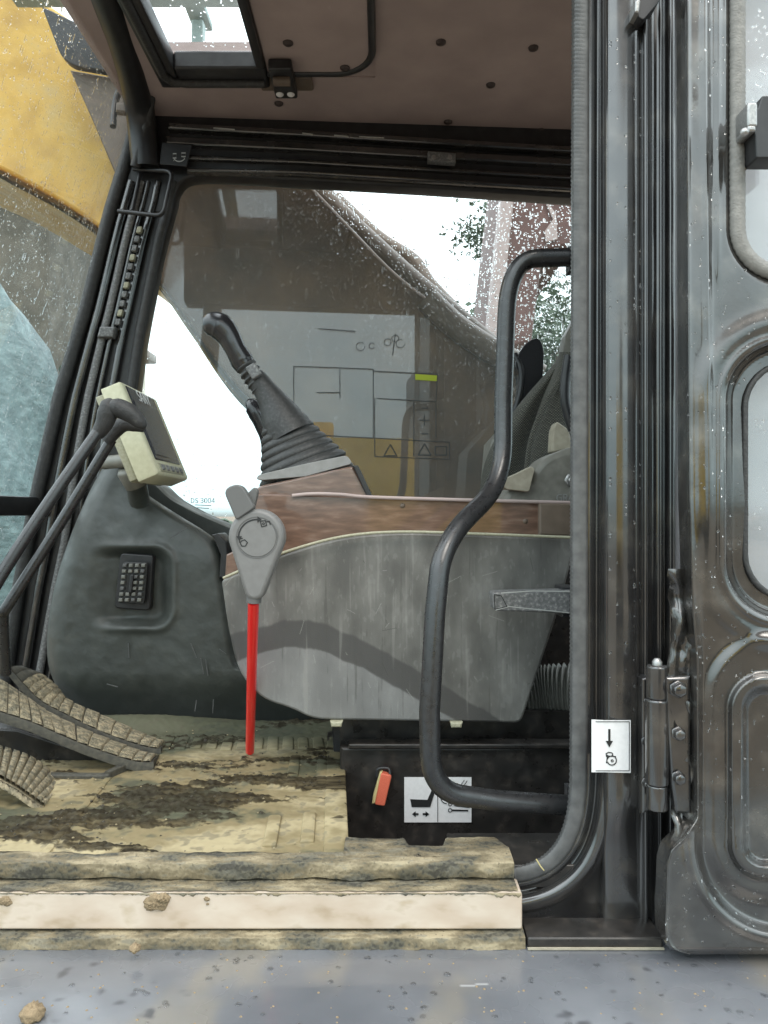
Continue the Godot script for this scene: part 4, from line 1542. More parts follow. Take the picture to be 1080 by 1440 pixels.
func lock_lever() -> void:
	var t := thing("safety_lever", "grey teardrop safety lock lever on a bright red rod", "lever")
	var d := 1.12
	var mb := MB.new()
	# teardrop outline: hull of a large and a small circle
	var pts := []
	for k in 25:
		var a := deg_to_rad(lerpf(168, 372, k / 24.0))
		pts.append([360 + cos(a) * 39.5, 755 + sin(a) * 39.5])
	for k in 11:
		var a := deg_to_rad(lerpf(18, 162, k / 10.0))
		pts.append([357.5 + cos(a) * 14.5, 830 + sin(a) * 14.5])
	plate(mb, pts, d, 0.026, 0.006)
	obj("head", mb, M.lever_grey, t)
	mb = MB.new()
	plate(mb, arc(361, 756, 27.5, 0, 350, 40), d - 0.0012, 0.004, 0.0012)
	var disc := obj("disc", mb, M.lever_grey, t)
	mb = MB.new()
	line2(mb, arc(361, 756, 29, 0, 360, 48), d - 0.0005, 1.1)
	obj("ring_groove", mb, M.lever_dark, t)
	mb = MB.new()
	line2(mb, arc(361, 756, 25.5, 183, 274, 16), d - 0.0016, 2.2)
	plate(mb, [[362, 726], [368, 730.5], [362, 735]], d - 0.0022, 0.0008)
	plate(mb, [[332.5, 754], [340, 754], [336.5, 761]], d - 0.0022, 0.0008)
	line2(mb, [[339, 761], [344, 759], [348, 763], [345, 768], [340, 768], [338, 764], [339, 761]], d - 0.0018, 1.4)
	line2(mb, [[337, 763], [336, 758], [341, 757]], d - 0.0018, 1.4)
	line2(mb, [[366, 733], [373, 732], [375, 739], [368, 741], [366, 733]], d - 0.0018, 1.4)
	line2(mb, [[374, 734], [379, 733], [380, 738]], d - 0.0018, 1.4)
	line2(mb, arc(370.5, 736.5, 1.4, 0, 360, 8), d - 0.0018, 1.0)
	obj("print", mb, M.black_print, disc)
	mb = MB.new()
	plate(mb, [[313, 688, 12], [338, 678, 14], [358, 714, 5], [332, 732, 5]], d - 0.004, 0.02, 0.006, 0, 6)
	obj("thumb_tab", mb, M.lever_dark, t)
	mb = MB.new()
	plate(mb, [[345, 696, 5], [358, 684, 5], [363, 690, 4], [357, 716]], d + 0.012, 0.012, 0.003)
	obj("rear_tab", mb, M.lever_dark, t)
	mb = MB.new()
	mb.tube(PackedVector3Array([P(357.5, 838, d + 0.013), P(357, 847, d + 0.014)]), 0.0112, 20)
	obj("collar", mb, M.lever_dark, t)
	mb = MB.new()
	var top := P(356.5, 846, d + 0.014)
	var low := P(351.5, 1056, 1.435)
	mb.tube(PackedVector3Array([top, top.lerp(low, 0.5), low]), 0.0082, 20)
	obj("rod", mb, M.red_plastic, t)
	mb = MB.new()
	mb.tube(PackedVector3Array([P(361, 756, d + 0.026), P(365, 756, 1.32)]), 0.012, 14)
	obj("pivot", mb, M.satin_black, t)

const DL := [[640, 152], [655, 146], [690, 126], [740, 104], [790, 86], [830, 75], [870, 68], [910, 65], [945, 69], [975, 84], [995, 110], [1022, 135]]
const DR := [[640, 176], [655, 180], [690, 199], [715, 236], [740, 277], [752, 298], [765, 310], [800, 317], [860, 327], [930, 338], [975, 372], [995, 425], [1010, 490], [1022, 520]]

func dash() -> void:
	var t := thing("front_console", "dark grey green moulded front console with a square air vent", "console")
	var mb := MB.new()
	var rows := []
	var nr := 150
	var nc := 110
	var gn := noise(501, 0.012, 3)
	for i in nr:
		var py := lerpf(640, 1024, float(i) / (nr - 1))
		var a := tab(DL, py)
		var b := tab(DR, py)
		# smooth the tables a little
		a = (a + tab(DL, py - 12) + tab(DL, py + 12)) / 3.0
		b = (b + tab(DR, py - 9) + tab(DR, py + 9)) / 3.0
		var row := PackedVector3Array()
		for j in nc:
			var u := float(j) / (nc - 1)
			u = u * u * (3.0 - 2.0 * u) * 0.35 + u * 0.65
			var px := lerpf(a, b, u)
			var d := 1.66
			var el := (px - a) / 26.0
			var er := (b - px) / (20.0 if py < 940 else 8.0)
			var et := (py - 640.0) / 10.0
			for q in [el, er, et]:
				if q < 1.0:
					d += 0.05 * (1.0 - sqrt(maxf(0.0, 1.0 - (1.0 - q) * (1.0 - q))))
			d += 0.05 * ss(945, 1024, py) + 0.03 * ss(800, 650, py) - 0.03 * ss(200, 320, px) * ss(700, 800, py)
			# shelf below the vent and the pocket round it
			var s := rr_sdf(Vector2(px, py), Vector2(178, 826), Vector2(58, 50), 20)
			var fade := ss(120, 178, px)
			d += 0.026 * ss(7, -9, s) * fade
			d -= 0.006 * exp(-pow((s - 9.0) / 5.0, 2.0)) * fade
			d -= 0.010 * exp(-pow((px * 0.35 + py - 800.0) / 30.0, 2.0)) * ss(240, 290, px)
			d += 0.0012 * gn.get_noise_2d(px * 3, py * 3)
			row.append(P(px, py, d))
		rows.append(row)
	mb.grid(rows)
	obj("moulding", mb, M.dash_plastic, t)
	# closed rear body
	mb = MB.new()
	plate(mb, [[150, 660], [178, 662], [200, 712], [296, 772], [310, 860], [325, 940], [480, 1010], [140, 1010], [90, 960], [82, 880]], 1.76, 0.2)
	obj("rear_body", mb, M.dash_plastic, t)
	# top trim towards the window
	mb = MB.new()
	mb.tube(curve([[186, 684, 1.74], [205, 706, 1.74], [240, 730, 1.74], [285, 757, 1.73], [312, 775, 1.72]], 6), 0.007, 8)
	obj("edge_lip", mb, M.dash_plastic, t)
	mb = MB.new()
	plate(mb, [[176, 672, 6], [216, 680, 8], [238, 702, 12], [275, 722], [330, 746, 6], [334, 800], [300, 790], [290, 766], [240, 738], [205, 714]], 1.78, 0.12, 0.012)
	obj("top_cover", mb, M.dash_plastic, t)
	mb = MB.new()
	plate(mb, [[298, 752], [306, 750, 3], [318, 762, 3], [322, 790], [316, 815], [308, 812], [310, 780]], 1.63, 0.08, 0.003)
	obj("side_gap", mb, M.satin_black, t)
	mb = MB.new()
	plate(mb, [[262, 741], [270, 740], [286, 752], [298, 757], [310, 760], [306, 766], [290, 762], [272, 752]], 1.70, 0.02, 0.002)
	obj("torn_edge", mb, M.rubber, t)
	# vent
	var v := MB.new()
	var bz := outline([[167, 778, 6], [214, 781, 6], [209, 860, 7], [158, 856, 7]], 1.655)
	v.prism(bz, Transform3D(Basis(), Vector3(0, 0, -1.664)), 0.02, 0.003)
	var vent := obj("vent", v, M.satin_black, t)
	mb = MB.new()
	plate(mb, [[173, 790, 4], [208, 791, 4], [203, 850, 4], [166, 848, 4]], 1.648, 0.006, 0.002)
	obj("well", mb, M.black_print, vent)
	for r in 7:
		for c in 4:
			var x := 175.0 + c * 8.7 - r * 0.95
			var y := 795.0 + r * 8.1
			if r in [2, 3, 4] and c == 1:
				continue
			mb = MB.new()
			plate(mb, [[x - 2.6, y - 2.2], [x + 3.0, y - 2.2], [x + 2.4, y + 2.6], [x - 3.2, y + 2.6]], 1.641, 0.012, 0.0015)
			obj("vane", mb, M.hose_grey if (r + c) % 4 else M.seal_rubber, vent)
	mb = MB.new()
	plate(mb, [[183, 808, 2], [188, 808, 2], [185, 834, 2], [180, 834, 2]], 1.637, 0.012, 0.002)
	obj("slider", mb, M.satin_black, vent)
	# scuffs that the boots left
	mb = MB.new()
	for l in [[[268, 905], [276, 925]], [[282, 926], [286, 948]], [[289, 928], [292, 950]], [[276, 985], [274, 1000]], [[300, 984], [299, 1003]], [[308, 913], [318, 920]], [[180, 905], [181, 925]], [[150, 962], [165, 966]], [[262, 742], [240, 757]]]:
		mb = MB.new()
		line2(mb, l, 1.628 if l[0][0] > 200 else 1.655, 1.1, 0.002)
		obj("scuff", mb, M.seal_rubber, t)

func monitor() -> void:
	var t := thing("monitor", "cream cased dash monitor with dark screen, tilted towards the seat", "monitor")
	# local frame: x = away from the viewer, y = up the screen, z = out of the screen
	var TL := P(169, 535, 1.5)
	var BL := P(223, 667, 1.5)
	var up := (TL - BL).normalized()
	var xx := Vector3(0, 0, -1)
	var zz := xx.cross(up).normalized()
	var hgt := TL.distance_to(BL)
	var wid := 0.235
	var b := Basis(xx, up, zz)
	var o := BL
	var mb := MB.new()
	mb.box(o + xx * wid / 2 + up * hgt / 2 - zz * 0.021, Vector3(wid, hgt, 0.042), 0.007, b)
	obj("case", mb, M.cream_plastic, t)
	mb = MB.new()
	mb.box(o + xx * wid / 2 + up * hgt / 2 - zz * 0.05, Vector3(wid - 0.02, hgt - 0.016, 0.02), 0.006, b)
	obj("back_shell", mb, M.cream_dull, t)
	mb = MB.new()
	mb.box(o + xx * (wid / 2 - 0.006) + up * (hgt * 0.565) + zz * 0.0006, Vector3(wid - 0.05, hgt * 0.80, 0.003), 0.004, b)
	obj("bezel", mb, M.screen, t)
	mb = MB.new()
	mb.box(o + xx * (wid / 2 - 0.006) + up * (hgt * 0.52) + zz * 0.0016, Vector3(wid - 0.066, hgt * 0.62, 0.003), 0.003, b)
	obj("screen", mb, M.screen, t)
	mb = MB.new()
	mb.box(o + xx * (wid / 2 - 0.006) + up * (hgt * 0.085) + zz * 0.0008, Vector3(wid - 0.06, hgt * 0.10, 0.003), 0.003, b)
	var bp := obj("button_panel", mb, M.cream_dull, t)
	for k in 5:
		mb = MB.new()
		mb.box(o + xx * (0.045 + k * 0.034) + up * (hgt * 0.085) + zz * 0.003, Vector3(0.02, hgt * 0.065, 0.004), 0.003, b)
		obj("button", mb, M.bracket_grey, bp)
	text("SANY", 0.034, Transform3D(b, o + xx * (wid / 2 - 0.004) + up * (hgt * 0.895) + zz * 0.0026), M.white_print, t)
	# swivel and stay
	var s := MB.new()
	s.lathe([[0.0001, -0.02], [0.030, -0.02], [0.030, 0.015], [0.024, 0.022], [0.0001, 0.022]], Transform3D(Basis(Vector3(0, 0, 1), 0.4) * Basis(Vector3(1, 0, 0), 0.5), P(189, 668, 1.6)), 18)
	obj("swivel", s, M.seat_plastic, t)
	mb = MB.new()
	mb.tube(PackedVector3Array([P(146, 651, 1.64), P(182, 647, 1.56)]), 0.014, 12)
	obj("stay", mb, M.seat_plastic, t)
	mb = MB.new()
	mb.tube(PackedVector3Array([P(189, 668, 1.6), P(196, 705, 1.66)]), 0.022, 12)
	obj("foot", mb, M.dash_plastic, t)

func travel_controls() -> void:
	var labels := ["black travel lever with round topped rubber grip, the upper of two", "black travel lever whose grip points at the monitor screen, the lower of two"]
	var rods := [[[-60, 922, 1.16], [0, 812, 1.2], [80, 690, 1.25], [141, 603, 1.29]], [[8, 948, 1.36], [4, 868, 1.33], [12, 850, 1.32], [80, 744, 1.345], [157, 618, 1.37]]]
	var grips := [[[136, 612], [146, 597], [151, 582], [155, 570], [160, 563]], [[150, 622], [163, 604], [176, 596], [190, 598], [203, 603]]]
	var gr := [[9, 12, 14, 13, 5], [8, 11, 11, 9.5, 5]]
	for k in 2:
		var t := thing("travel_lever", labels[k], "lever", "travel levers at the front left")
		var mb := MB.new()
		mb.tube(curve(rods[k], 6), [0.0098, 0.0096][k], 12)
		obj("rod", mb, M.tube_black, t)
		mb = MB.new()
		var d: float = [1.29, 1.365][k]
		var pts := []
		for q in grips[k]:
			pts.append([q[0], q[1], d])
		mb.tube(curve(pts, 5), lerp_list(gr[k], 5, d), 16)
		if k == 0:
			mb.tube(curve([[150, 578, d], [165, 574, d], [184, 582, d], [198, 596, d], [202, 603, d]], 5), lerp_list([10, 14, 13, 9, 3], 5, d), 16)
		obj("grip", mb, M.rubber, t)
	# long travel pedals
	var farE := [[[31, 936, 1.50], [60, 946, 1.51], [82, 964, 1.515], [98, 983, 1.52], [145, 1004, 1.52], [205, 1031, 1.52], [237, 1042, 1.52]], [[-30, 938, 1.38], [0, 952, 1.39], [36, 976, 1.40], [72, 1001, 1.41], [135, 1030, 1.42], [195, 1053, 1.43], [224, 1060, 1.43]]]
	var nearE := [[[12, 936, 1.43], [34, 962, 1.435], [58, 985, 1.44], [92, 1003, 1.44], [143, 1028, 1.44], [195, 1046, 1.44], [226, 1052, 1.44]], [[-40, 985, 1.29], [0, 1000, 1.30], [46, 1015, 1.31], [90, 1034, 1.32], [130, 1050, 1.33], [186, 1068, 1.34], [216, 1070, 1.345]]]
	var pl := ["long ribbed rubber travel pedal nearest the front console", "long mud dusted travel pedal nearest the door"]
	for k in 2:
		var t := thing("travel_pedal", pl[k], "pedal", "travel pedals on the floor")
		var fe := curve(farE[k], 8)
		var ne := curve(nearE[k], 8)
		var c := fe.size()
		var mb := MB.new()
		var rows := []
		var dn := Vector3(0, -0.016, 0)
		for prof in [[0.0, 1], [0.0, 0], [0.04, 0], [0.96, 0], [1.0, 0], [1.0, 1]]:
			var row := PackedVector3Array()
			for i in c:
				row.append(fe[i].lerp(ne[i], prof[0]) + (dn if prof[1] else Vector3.ZERO) - Vector3(0, 0.003, 0))
			rows.append(row)
		mb.grid(rows)
		for i in [0, c - 1]:
			mb.quad(fe[i], ne[i], ne[i] + dn, fe[i] + dn, Vector3(1, 0, 0) if i else Vector3(-1, 0, 0))
		obj("pad", mb, M.pedal_dark, t)
		for i in range(1, c - 3, 3):
			mb = MB.new()
			# a rib: raised block across the pad, a little crooked
			var g := rng.randf_range(0.10, 0.22)
			rows = []
			for h in [[0, 0.0], [g * 0.6, 0.0035], [3 - g * 1.8, 0.005], [3 - g, -0.001]]:
				var row := PackedVector3Array()
				for w in 5:
					var u := 0.03 + 0.94 * w / 4.0
					var f: float = i + h[0] + (0.9 - u) * (0.6 if k == 0 else 0.8)
					var i0 := clampi(int(floor(f)), 0, c - 2)
					var p := fe[i0].lerp(fe[i0 + 1], f - i0).lerp(ne[i0].lerp(ne[i0 + 1], f - i0), u)
					row.append(p + Vector3(0, h[1] - 0.001 + rng.randf_range(-0.0006, 0.0006) - (0.004 if (w == 0 or w == 4) else 0.0), 0))
				rows.append(row)
			mb.grid(rows, false, true)
			obj("rib", mb, M.pedal_rubber if k == 1 or i > 6 else M.pedal_dark, t)
		mb = MB.new()
		if k == 1:
			plate(mb, [[-40, 1022], [25, 1026], [110, 1054], [175, 1074], [130, 1082], [-40, 1070]], 1.40, 0.08, 0.004)
		else:
			mb.tube(PackedVector3Array([P(150, 1030, 1.49), P(120, 1075, 1.5)]), 0.02, 10)
		obj("support", mb, M.dark_well, t)
	# tray the pedals stand in
	var tr := thing("pedal_tray", "dark low metal tray under the travel pedals", "tray")
	var mb := MB.new()
	plate(mb, [[-60, 1088], [140, 1090], [155, 1088], [152, 1103], [-60, 1106]], 1.30, 0.012, 0.003)
	obj("front_edge", mb, M.pedal_dark, tr)
	mb = MB.new()
	mb.box(P(40, 1100, 1.37) + Vector3(-0.05, -0.004, -0.04), Vector3(0.45, 0.012, 0.16), 0.003)
	obj("tray_floor", mb, M.dark_well, tr)
	mb = MB.new()
	mb.prism(PackedVector2Array([Vector2(0, 0), Vector2(0.11, 0), Vector2(0.11, 0.022), Vector2(0, 0.022)]), Transform3D(Basis(Vector3(0.35, 0, -0.94), Vector3.UP, Vector3(0.94, 0, 0.35)), P(154, 1104, 1.30)), 0.01, 0.002)
	obj("side_edge", mb, M.pedal_dark, tr)
	# foot rest at the door side
	var f := thing("foot_rest", "ribbed foot rest plate at the lower left near the sill", "foot rest")
	var fe := curve([[-90, 1035, 1.34], [-30, 1042, 1.34], [6, 1052, 1.335], [42, 1064, 1.33], [72, 1085, 1.325], [98, 1107, 1.32]], 6)
	var ne := curve([[-110, 1050, 1.17], [-40, 1068, 1.17], [-2, 1092, 1.17], [22, 1106, 1.17], [42, 1120, 1.172], [62, 1134, 1.175]], 6)
	mb = MB.new()
	var rows := []
	for prof in [[0.0, -0.016], [0.0, -0.003], [1.0, -0.003], [1.0, -0.016]]:
		var row := PackedVector3Array()
		for i in fe.size():
			row.append(fe[i].lerp(ne[i], prof[0]) + Vector3(0, prof[1], 0))
		rows.append(row)
	mb.grid(rows)
	var e := fe.size() - 1
	mb.quad(fe[e], ne[e], ne[e] - Vector3(0, 0.018, 0), fe[e] - Vector3(0, 0.018, 0), Vector3(1, 0, 0))
	obj("pad", mb, M.pedal_rubber, f)
	for i in range(0, e - 1, 2):
		mb = MB.new()
		rows = []
		for h in [[0.1, -0.002], [0.25, 0.004], [1.6, 0.004], [1.8, -0.002]]:
			var row := PackedVector3Array()
			for w in 4:
				var i0 := mini(i + int(floor(h[0])), e - 1)
				var fr: float = h[0] - floor(h[0])
				row.append(fe[i0].lerp(fe[i0 + 1], fr).lerp(ne[i0].lerp(ne[i0 + 1], fr), 0.02 + 0.96 * w / 3.0) + Vector3(0, h[1], 0))
			rows.append(row)
		mb.grid(rows, false, true)
		obj("rib", mb, M.pedal_rubber, f)
	mb = MB.new()
	plate(mb, [[-80, 1132, 3], [56, 1136, 4], [66, 1142, 4], [60, 1156], [-80, 1156]], 1.19, 0.10, 0.004)
	obj("base", mb, M.pedal_dark, f)

func seat() -> void:
	var t := thing("driver_seat", "operator seat in woven grey cloth behind the grab handle", "seat")
	# cushion fields: left and right outline by height
	var fields := [
		["backrest", [[495, 792], [520, 772], [560, 736], [600, 706], [640, 684], [680, 675], [712, 672]], [[495, 802], [520, 792], [560, 768], [600, 752], [640, 744], [680, 741], [712, 741]], 1.66, 0.05],
		["bolster", [[500, 788], [530, 776], [560, 762], [600, 749], [640, 740], [690, 737], [712, 737]], [[500, 830], [530, 830], [560, 826], [600, 806], [640, 788], [690, 775], [712, 772]], 1.60, 0.07]]
	for f in fields:
		var mb := MB.new()
		var rows := []
		for i in 30:
			var py := lerpf(495, 712, i / 29.0)
			var a: float = (tab(f[1], py) + tab(f[1], py - 14) + tab(f[1], py + 14)) / 3.0
			var b: float = (tab(f[2], py) + tab(f[2], py - 14) + tab(f[2], py + 14)) / 3.0
			var row := PackedVector3Array()
			for j in 22:
				var u := j / 21.0
				var q := 2.0 * u - 1.0
				row.append(P(lerpf(a, b, u), py, f[3] + f[4] * (1.0 - sqrt(maxf(0.0, 1.0 - q * q * 0.98)))))
			rows.append(row)
		mb.grid(rows)
		obj(f[0], mb, M.seat_cloth, t)
	var mb := MB.new()
	plate(mb, [[690, 620], [760, 540], [840, 480], [860, 740], [680, 740]], 1.76, 0.12, 0.01)
	obj("back_shell", mb, M.seat_plastic, t)
	mb = MB.new()
	mb.tube(curve([[741, 660, 1.585], [745, 628, 1.585], [753, 600, 1.585], [768, 566, 1.59], [790, 530, 1.60]], 6), 0.006, 8)
	obj("piping", mb, M.seat_cloth, t)
	mb = MB.new()
	plate(mb, [[703, 706, 4], [716, 688, 8], [745, 676], [754, 655, 12], [770, 640, 14], [800, 629], [860, 625], [860, 730], [703, 730]], 1.42, 0.10, 0.012)
	var cover := obj("hinge_cover", mb, M.seat_plastic, t)
	mb = MB.new()
	plate(mb, [[700, 676, 5], [722, 668, 8], [748, 655, 4], [752, 660], [744, 692, 3], [728, 690], [712, 688]], 1.40, 0.03, 0.005)
	obj("cover_flap", mb, M.seat_beige, t)
	mb = MB.new()
	plate(mb, [[778, 604], [783, 592], [800, 604], [806, 632], [776, 636]], 1.50, 0.04, 0.005, 4)
	obj("cover_tab", mb, M.seat_beige, t)
	mb = MB.new()
	mb.lathe([[0.0001, 0.006], [0.006, 0.006], [0.006, 0.003], [0.006, 0.003], [0.012, 0.003], [0.013, 0.0]], Transform3D(Basis(Vector3(1, 0, 0), PI / 2), P(803, 675, 1.418)), 6)
	obj("bolt", mb, M.steel, cover)
	text("GRAMM", 0.0175, Transform3D(Basis(), P(806, 700, 1.4185)), M.grey_plastic, cover)
	mb = MB.new()
	mb.tube(curve([[800, 500, 1.46], [795, 540, 1.46], [796, 570, 1.46], [806, 605, 1.46]], 6), 0.010, 10)
	obj("belt_guide", mb, M.satin_black, t)
	mb = MB.new()
	plate(mb, [[796, 470], [812, 440], [860, 440], [860, 600], [790, 560], [788, 520]], 1.72, 0.05, 0.01, 4)
	obj("headrest_post", mb, M.seat_plastic, t)
	# raised arm rest on the far side
	mb = MB.new()
	plate(mb, [[722, 512, 10], [738, 482, 14], [757, 473, 10], [765, 488, 10], [764, 530, 20], [757, 570, 14], [735, 600, 14], [718, 610, 8], [728, 570], [732, 530, 14]], 1.78, 0.05, 0.014, 0, 5)
	tag(obj("arm_rest", mb, M.grip_rubber), "black folded up arm rest between the grab handle and seat", "arm rest")
	mb = MB.new()
	mb.tube(curve([[724, 498, 1.79], [733, 520, 1.78], [732, 550, 1.78], [722, 585, 1.78], [716, 612, 1.78]], 6), 0.007, 8)
	obj("arm_stay", mb, M.satin_black, t)

func grab_handle() -> void:
	var t := thing("grab_handle", "tall black bent tube grab handle beside the door post", "handle")
	var mb := MB.new()
	mb.tube(bent([[830, 361, 1.16], [800, 362, 1.16], [715, 364, 1.16, 0.085], [708, 560, 1.16], [707, 680, 1.14, 0.07], [622, 762, 1.02, 0.08], [612, 860, 1.0], [604, 1000, 0.99], [606, 1113, 1.0, 0.075], [700, 1126, 1.03], [804, 1133, 1.06], [840, 1134, 1.07]], 10), 0.0136, 20)
	obj("tube", mb, M.tube_black, t)
	mb = MB.new()
	plate(mb, [[798, 1108], [850, 1108], [850, 1158], [798, 1158]], 1.09, 0.02, 0.003)
	obj("mounting_plate", mb, M.satin_black, t)
	mb = MB.new()
	plate(mb, [[800, 345], [850, 345], [850, 382], [800, 382]], 1.18, 0.02, 0.003)
	obj("mounting_plate", mb, M.satin_black, t)

func door() -> void:
	var t := thing("cab_door", "open black pressed steel cab door folded back at the right", "door")
	var left := [[-80, 961], [0, 962], [300, 963], [700, 965], [860, 970], [930, 976], [1150, 977], [1178, 958], [1195, 940], [1215, 934], [1300, 931], [1318, 932], [1330, 937], [1337, 946], [1341, 960], [1350, 990]]
	var d0 := 0.90
	var rows := []
	var pxs := []
	var nr := 400
	var nc := 150
	var low := noise(601, 0.004, 3)
	for i in nr:
		var py := lerpf(-80, 1342, float(i) / (nr - 1))
		var a := tab(left, py)
		var row := PackedVector3Array()
		var pr := PackedFloat32Array()
		for j in nc:
			var u := float(j) / (nc - 1)
			u = lerpf(u, u * u, 0.45)
			var px := lerpf(a, 1420.0, u)
			pr.append(px)
			var v := Vector2(px, py)
			var d := d0
			# folded outer flange
			d += 0.012 * ss(5, 0, px - a) + 0.010 * ss(1336, 1342, py)
			d -= 0.0025 * exp(-pow((px - a - 5.0) / 3.0, 2.0))
			# vertical crease of the flange, upper half
			d -= 0.0035 * exp(-pow((px - 991.0 - 8.0 * ss(0, 700, py)) / 5.0, 2.0)) * ss(900, 600, py)
			d += 0.004 * ss(992, 1004, px) * ss(700, 500, py)
			d -= 0.003 * exp(-pow((px - 1010.0) / 4.0, 2.0)) * ss(420, 330, py)
			# the big lower pressing
			var s0 := rr_sdf(v, Vector2(1210, 640), Vector2(228, 668), 120)
			var lowp := ss(700, 1000, py)
			d += 0.016 * ss(7, -9, s0) * lowp
			d -= 0.003 * exp(-pow((s0 - 12.0) / 5.0, 2.0)) * lowp
			# window opening rim
			var sw := rr_sdf(v, Vector2(1225, 40), Vector2(196, 352), 72)
			d += 0.012 * ss(10, -8, sw)
			# middle pressing: step, then the pane
			var s1 := rr_sdf(v, Vector2(1210, 676), Vector2(186, 190), 78)
			d += 0.020 * ss(6, -7, s1)
			d -= 0.003 * exp(-pow((s1 - 11.0) / 5.0, 2.0))
			# raised outline between the openings
			d -= 0.004 * exp(-pow((s1 - 34.0) / 16.0, 2.0))
			# lower pressing
			var s2 := rr_sdf(v, Vector2(1200, 1092), Vector2(170, 140), 46)
			d -= 0.010 * ss(7, 0, s2) - 0.018 * ss(-13, -22, s2)
			var s3 := rr_sdf(v, Vector2(1200, 1080), Vector2(205, 185), 90)
			d -= 0.006 * ss(12, -10, s3)
			# dents
			d += 0.0016 * low.get_noise_2d(px, py)
			row.append(P(px, py, d))
		rows.append(row)
		pxs.append(pr)
	var mb := MB.new()
	var skip := func(i: int, j: int) -> bool:
		var py := lerpf(-80, 1342, (i + 0.5) / (nr - 1))
		var v := Vector2(pxs[i][j], py)
		return rr_sdf(v, Vector2(1225, 40), Vector2(196, 352), 72) < -9.0 or rr_sdf(v, Vector2(1210, 676), Vector2(186, 190), 78) < -26.0
	mb.grid(rows, false, false, skip)
	# turned edge along the free rim
	var rim := []
	for k in 2:
		var row := PackedVector3Array()
		for i in nr:
			row.append(rows[i][0] + Vector3(0, 0, -0.025 * k))
		rim.append(row)
	mb.grid(rim)
	rim = []
	for k in 2:
		var row := PackedVector3Array()
		for j in nc:
			row.append(rows[nr - 1][j] + Vector3(0, 0, -0.025 * k))
		rim.append(row)
	mb.grid(rim)
	obj("panel", mb, M.door_paint, t)
	# outer skin and panes
	mb = MB.new()
	plate(mb, [[1000, 905], [1420, 905], [1420, 1335], [960, 1335], [960, 1200], [1000, 1180]], 0.955, 0.006)
	obj("outer_skin", mb, M.door_paint, t)
	mb = MB.new()
	plate(mb, [[1018, -80], [1425, -80], [1425, 400], [1018, 400]], 0.925, 0.005)
	obj("window_pane", mb, M.door_glass, t)
	mb = MB.new()
	plate(mb, [[1035, 500], [1400, 500], [1400, 855], [1035, 855]], 0.94, 0.005)
	obj("lower_pane", mb, M.door_glass, t)
	# sealing rubbers: swept along the openings
	var ribs := [[Vector2(1225, 40), Vector2(196, 352), 72.0, 0.0, 11.0, 0.905, "window_seal", "old_rubber"], [Vector2(1210, 676), Vector2(186, 190), 78.0, 24.0, 4.0, 0.922, "pane_seal", "rubber"]]
	for r in ribs:
		mb = MB.new()
		var c: Vector2 = r[0]
		var h: Vector2 = r[1] - Vector2(r[3], r[3])
		var rad: float = r[2] - r[3] * 0.6
		var l: Array[Vector2] = []
		for q in [[c.x - h.x + rad, c.y - h.y + rad, PI], [c.x - h.x + rad, c.y + h.y - rad, PI / 2.0]]:
			for k in 13:
				var a: float = (q[2] + PI / 2.0 - PI / 2.0 * k / 12.0)
				l.append(Vector2(q[0] + cos(a) * rad, q[1] + sin(a) * rad))
		l.append(Vector2(c.x + h.x - rad, c.y + h.y))
		# resample evenly
		var pts := PackedVector3Array()
		var rr := PackedFloat32Array()
		var step := 4.5
		for i in l.size() - 1:
			var m := maxi(1, int(l[i].distance_to(l[i + 1]) / step))
			for k in m:
				var p := l[i].lerp(l[i + 1], float(k) / m)
				var nn := (l[i + 1] - l[i]).normalized()
				p += Vector2(-nn.y, nn.x) * -8.0 if r[4] > 5.0 else Vector2.ZERO
				pts.append(P(p.x, p.y, r[5]))
				rr.append((r[4] + (0.5 if pts.size() % 2 else -0.3) * (r[4] / 11.0)) * 0.9 / F)
		mb.tube(pts, rr, 10, true, 0.7)
		obj(r[6], mb, M[r[7]], t)
	# window latch
	var lt := MB.new()
	lt.box(P(1050, 170, 0.885), Vector3(0.012, 0.028, 0.03), 0.003)
	lt.box(P(1049, 189, 0.885), Vector3(0.010, 0.008, 0.03), 0.003)
	var la := obj("latch", lt, M.steel, t)
	mb = MB.new()
	plate(mb, [[1056, 160], [1066, 153, 4], [1072, 134, 3], [1110, 134], [1110, 222], [1064, 222, 3], [1062, 190], [1056, 178]], 0.875, 0.03, 0.004)
	obj("latch_knob", mb, M.satin_black, la)
	mb = MB.new()
	mb.lathe([[0.0001, 0.004], [0.004, 0.003], [0.005, 0.0]], Transform3D(Basis(Vector3(1, 0, 0), PI / 2), P(1047, 186, 0.869)), 12)
	obj("latch_screw", mb, M.steel, la)
	# crumpled liner strip above the hinge
	mb = MB.new()
	var cr := []
	for i in 40:
		var py := lerpf(800, 1190, i / 39.0)
		var row := PackedVector3Array()
		for j in 7:
			var px: float = lerpf(940.0 + 9.0 * low.get_noise_2d(i * 60.0, 5.0) + 6.0 * ss(950, 990, py), 978, j / 6.0)
			row.append(P(px, py, 0.925 + 0.02 * low.get_noise_2d(i * 45.0 + 30.0, j * 90.0)))
		cr.append(row)
	mb.grid(cr)
	obj("crumpled_liner", mb, M.door_paint, t)
	# hinge
	var hg := Node3D.new()
	hg.name = "door_hinge"
	t.add_child(hg)
	mb = MB.new()
	plate(mb, [[903, 955], [918, 950], [920, 1140], [903, 1145]], 0.96, 0.02, 0.003)
	obj("post_leaf", mb, M.black_paint, hg)
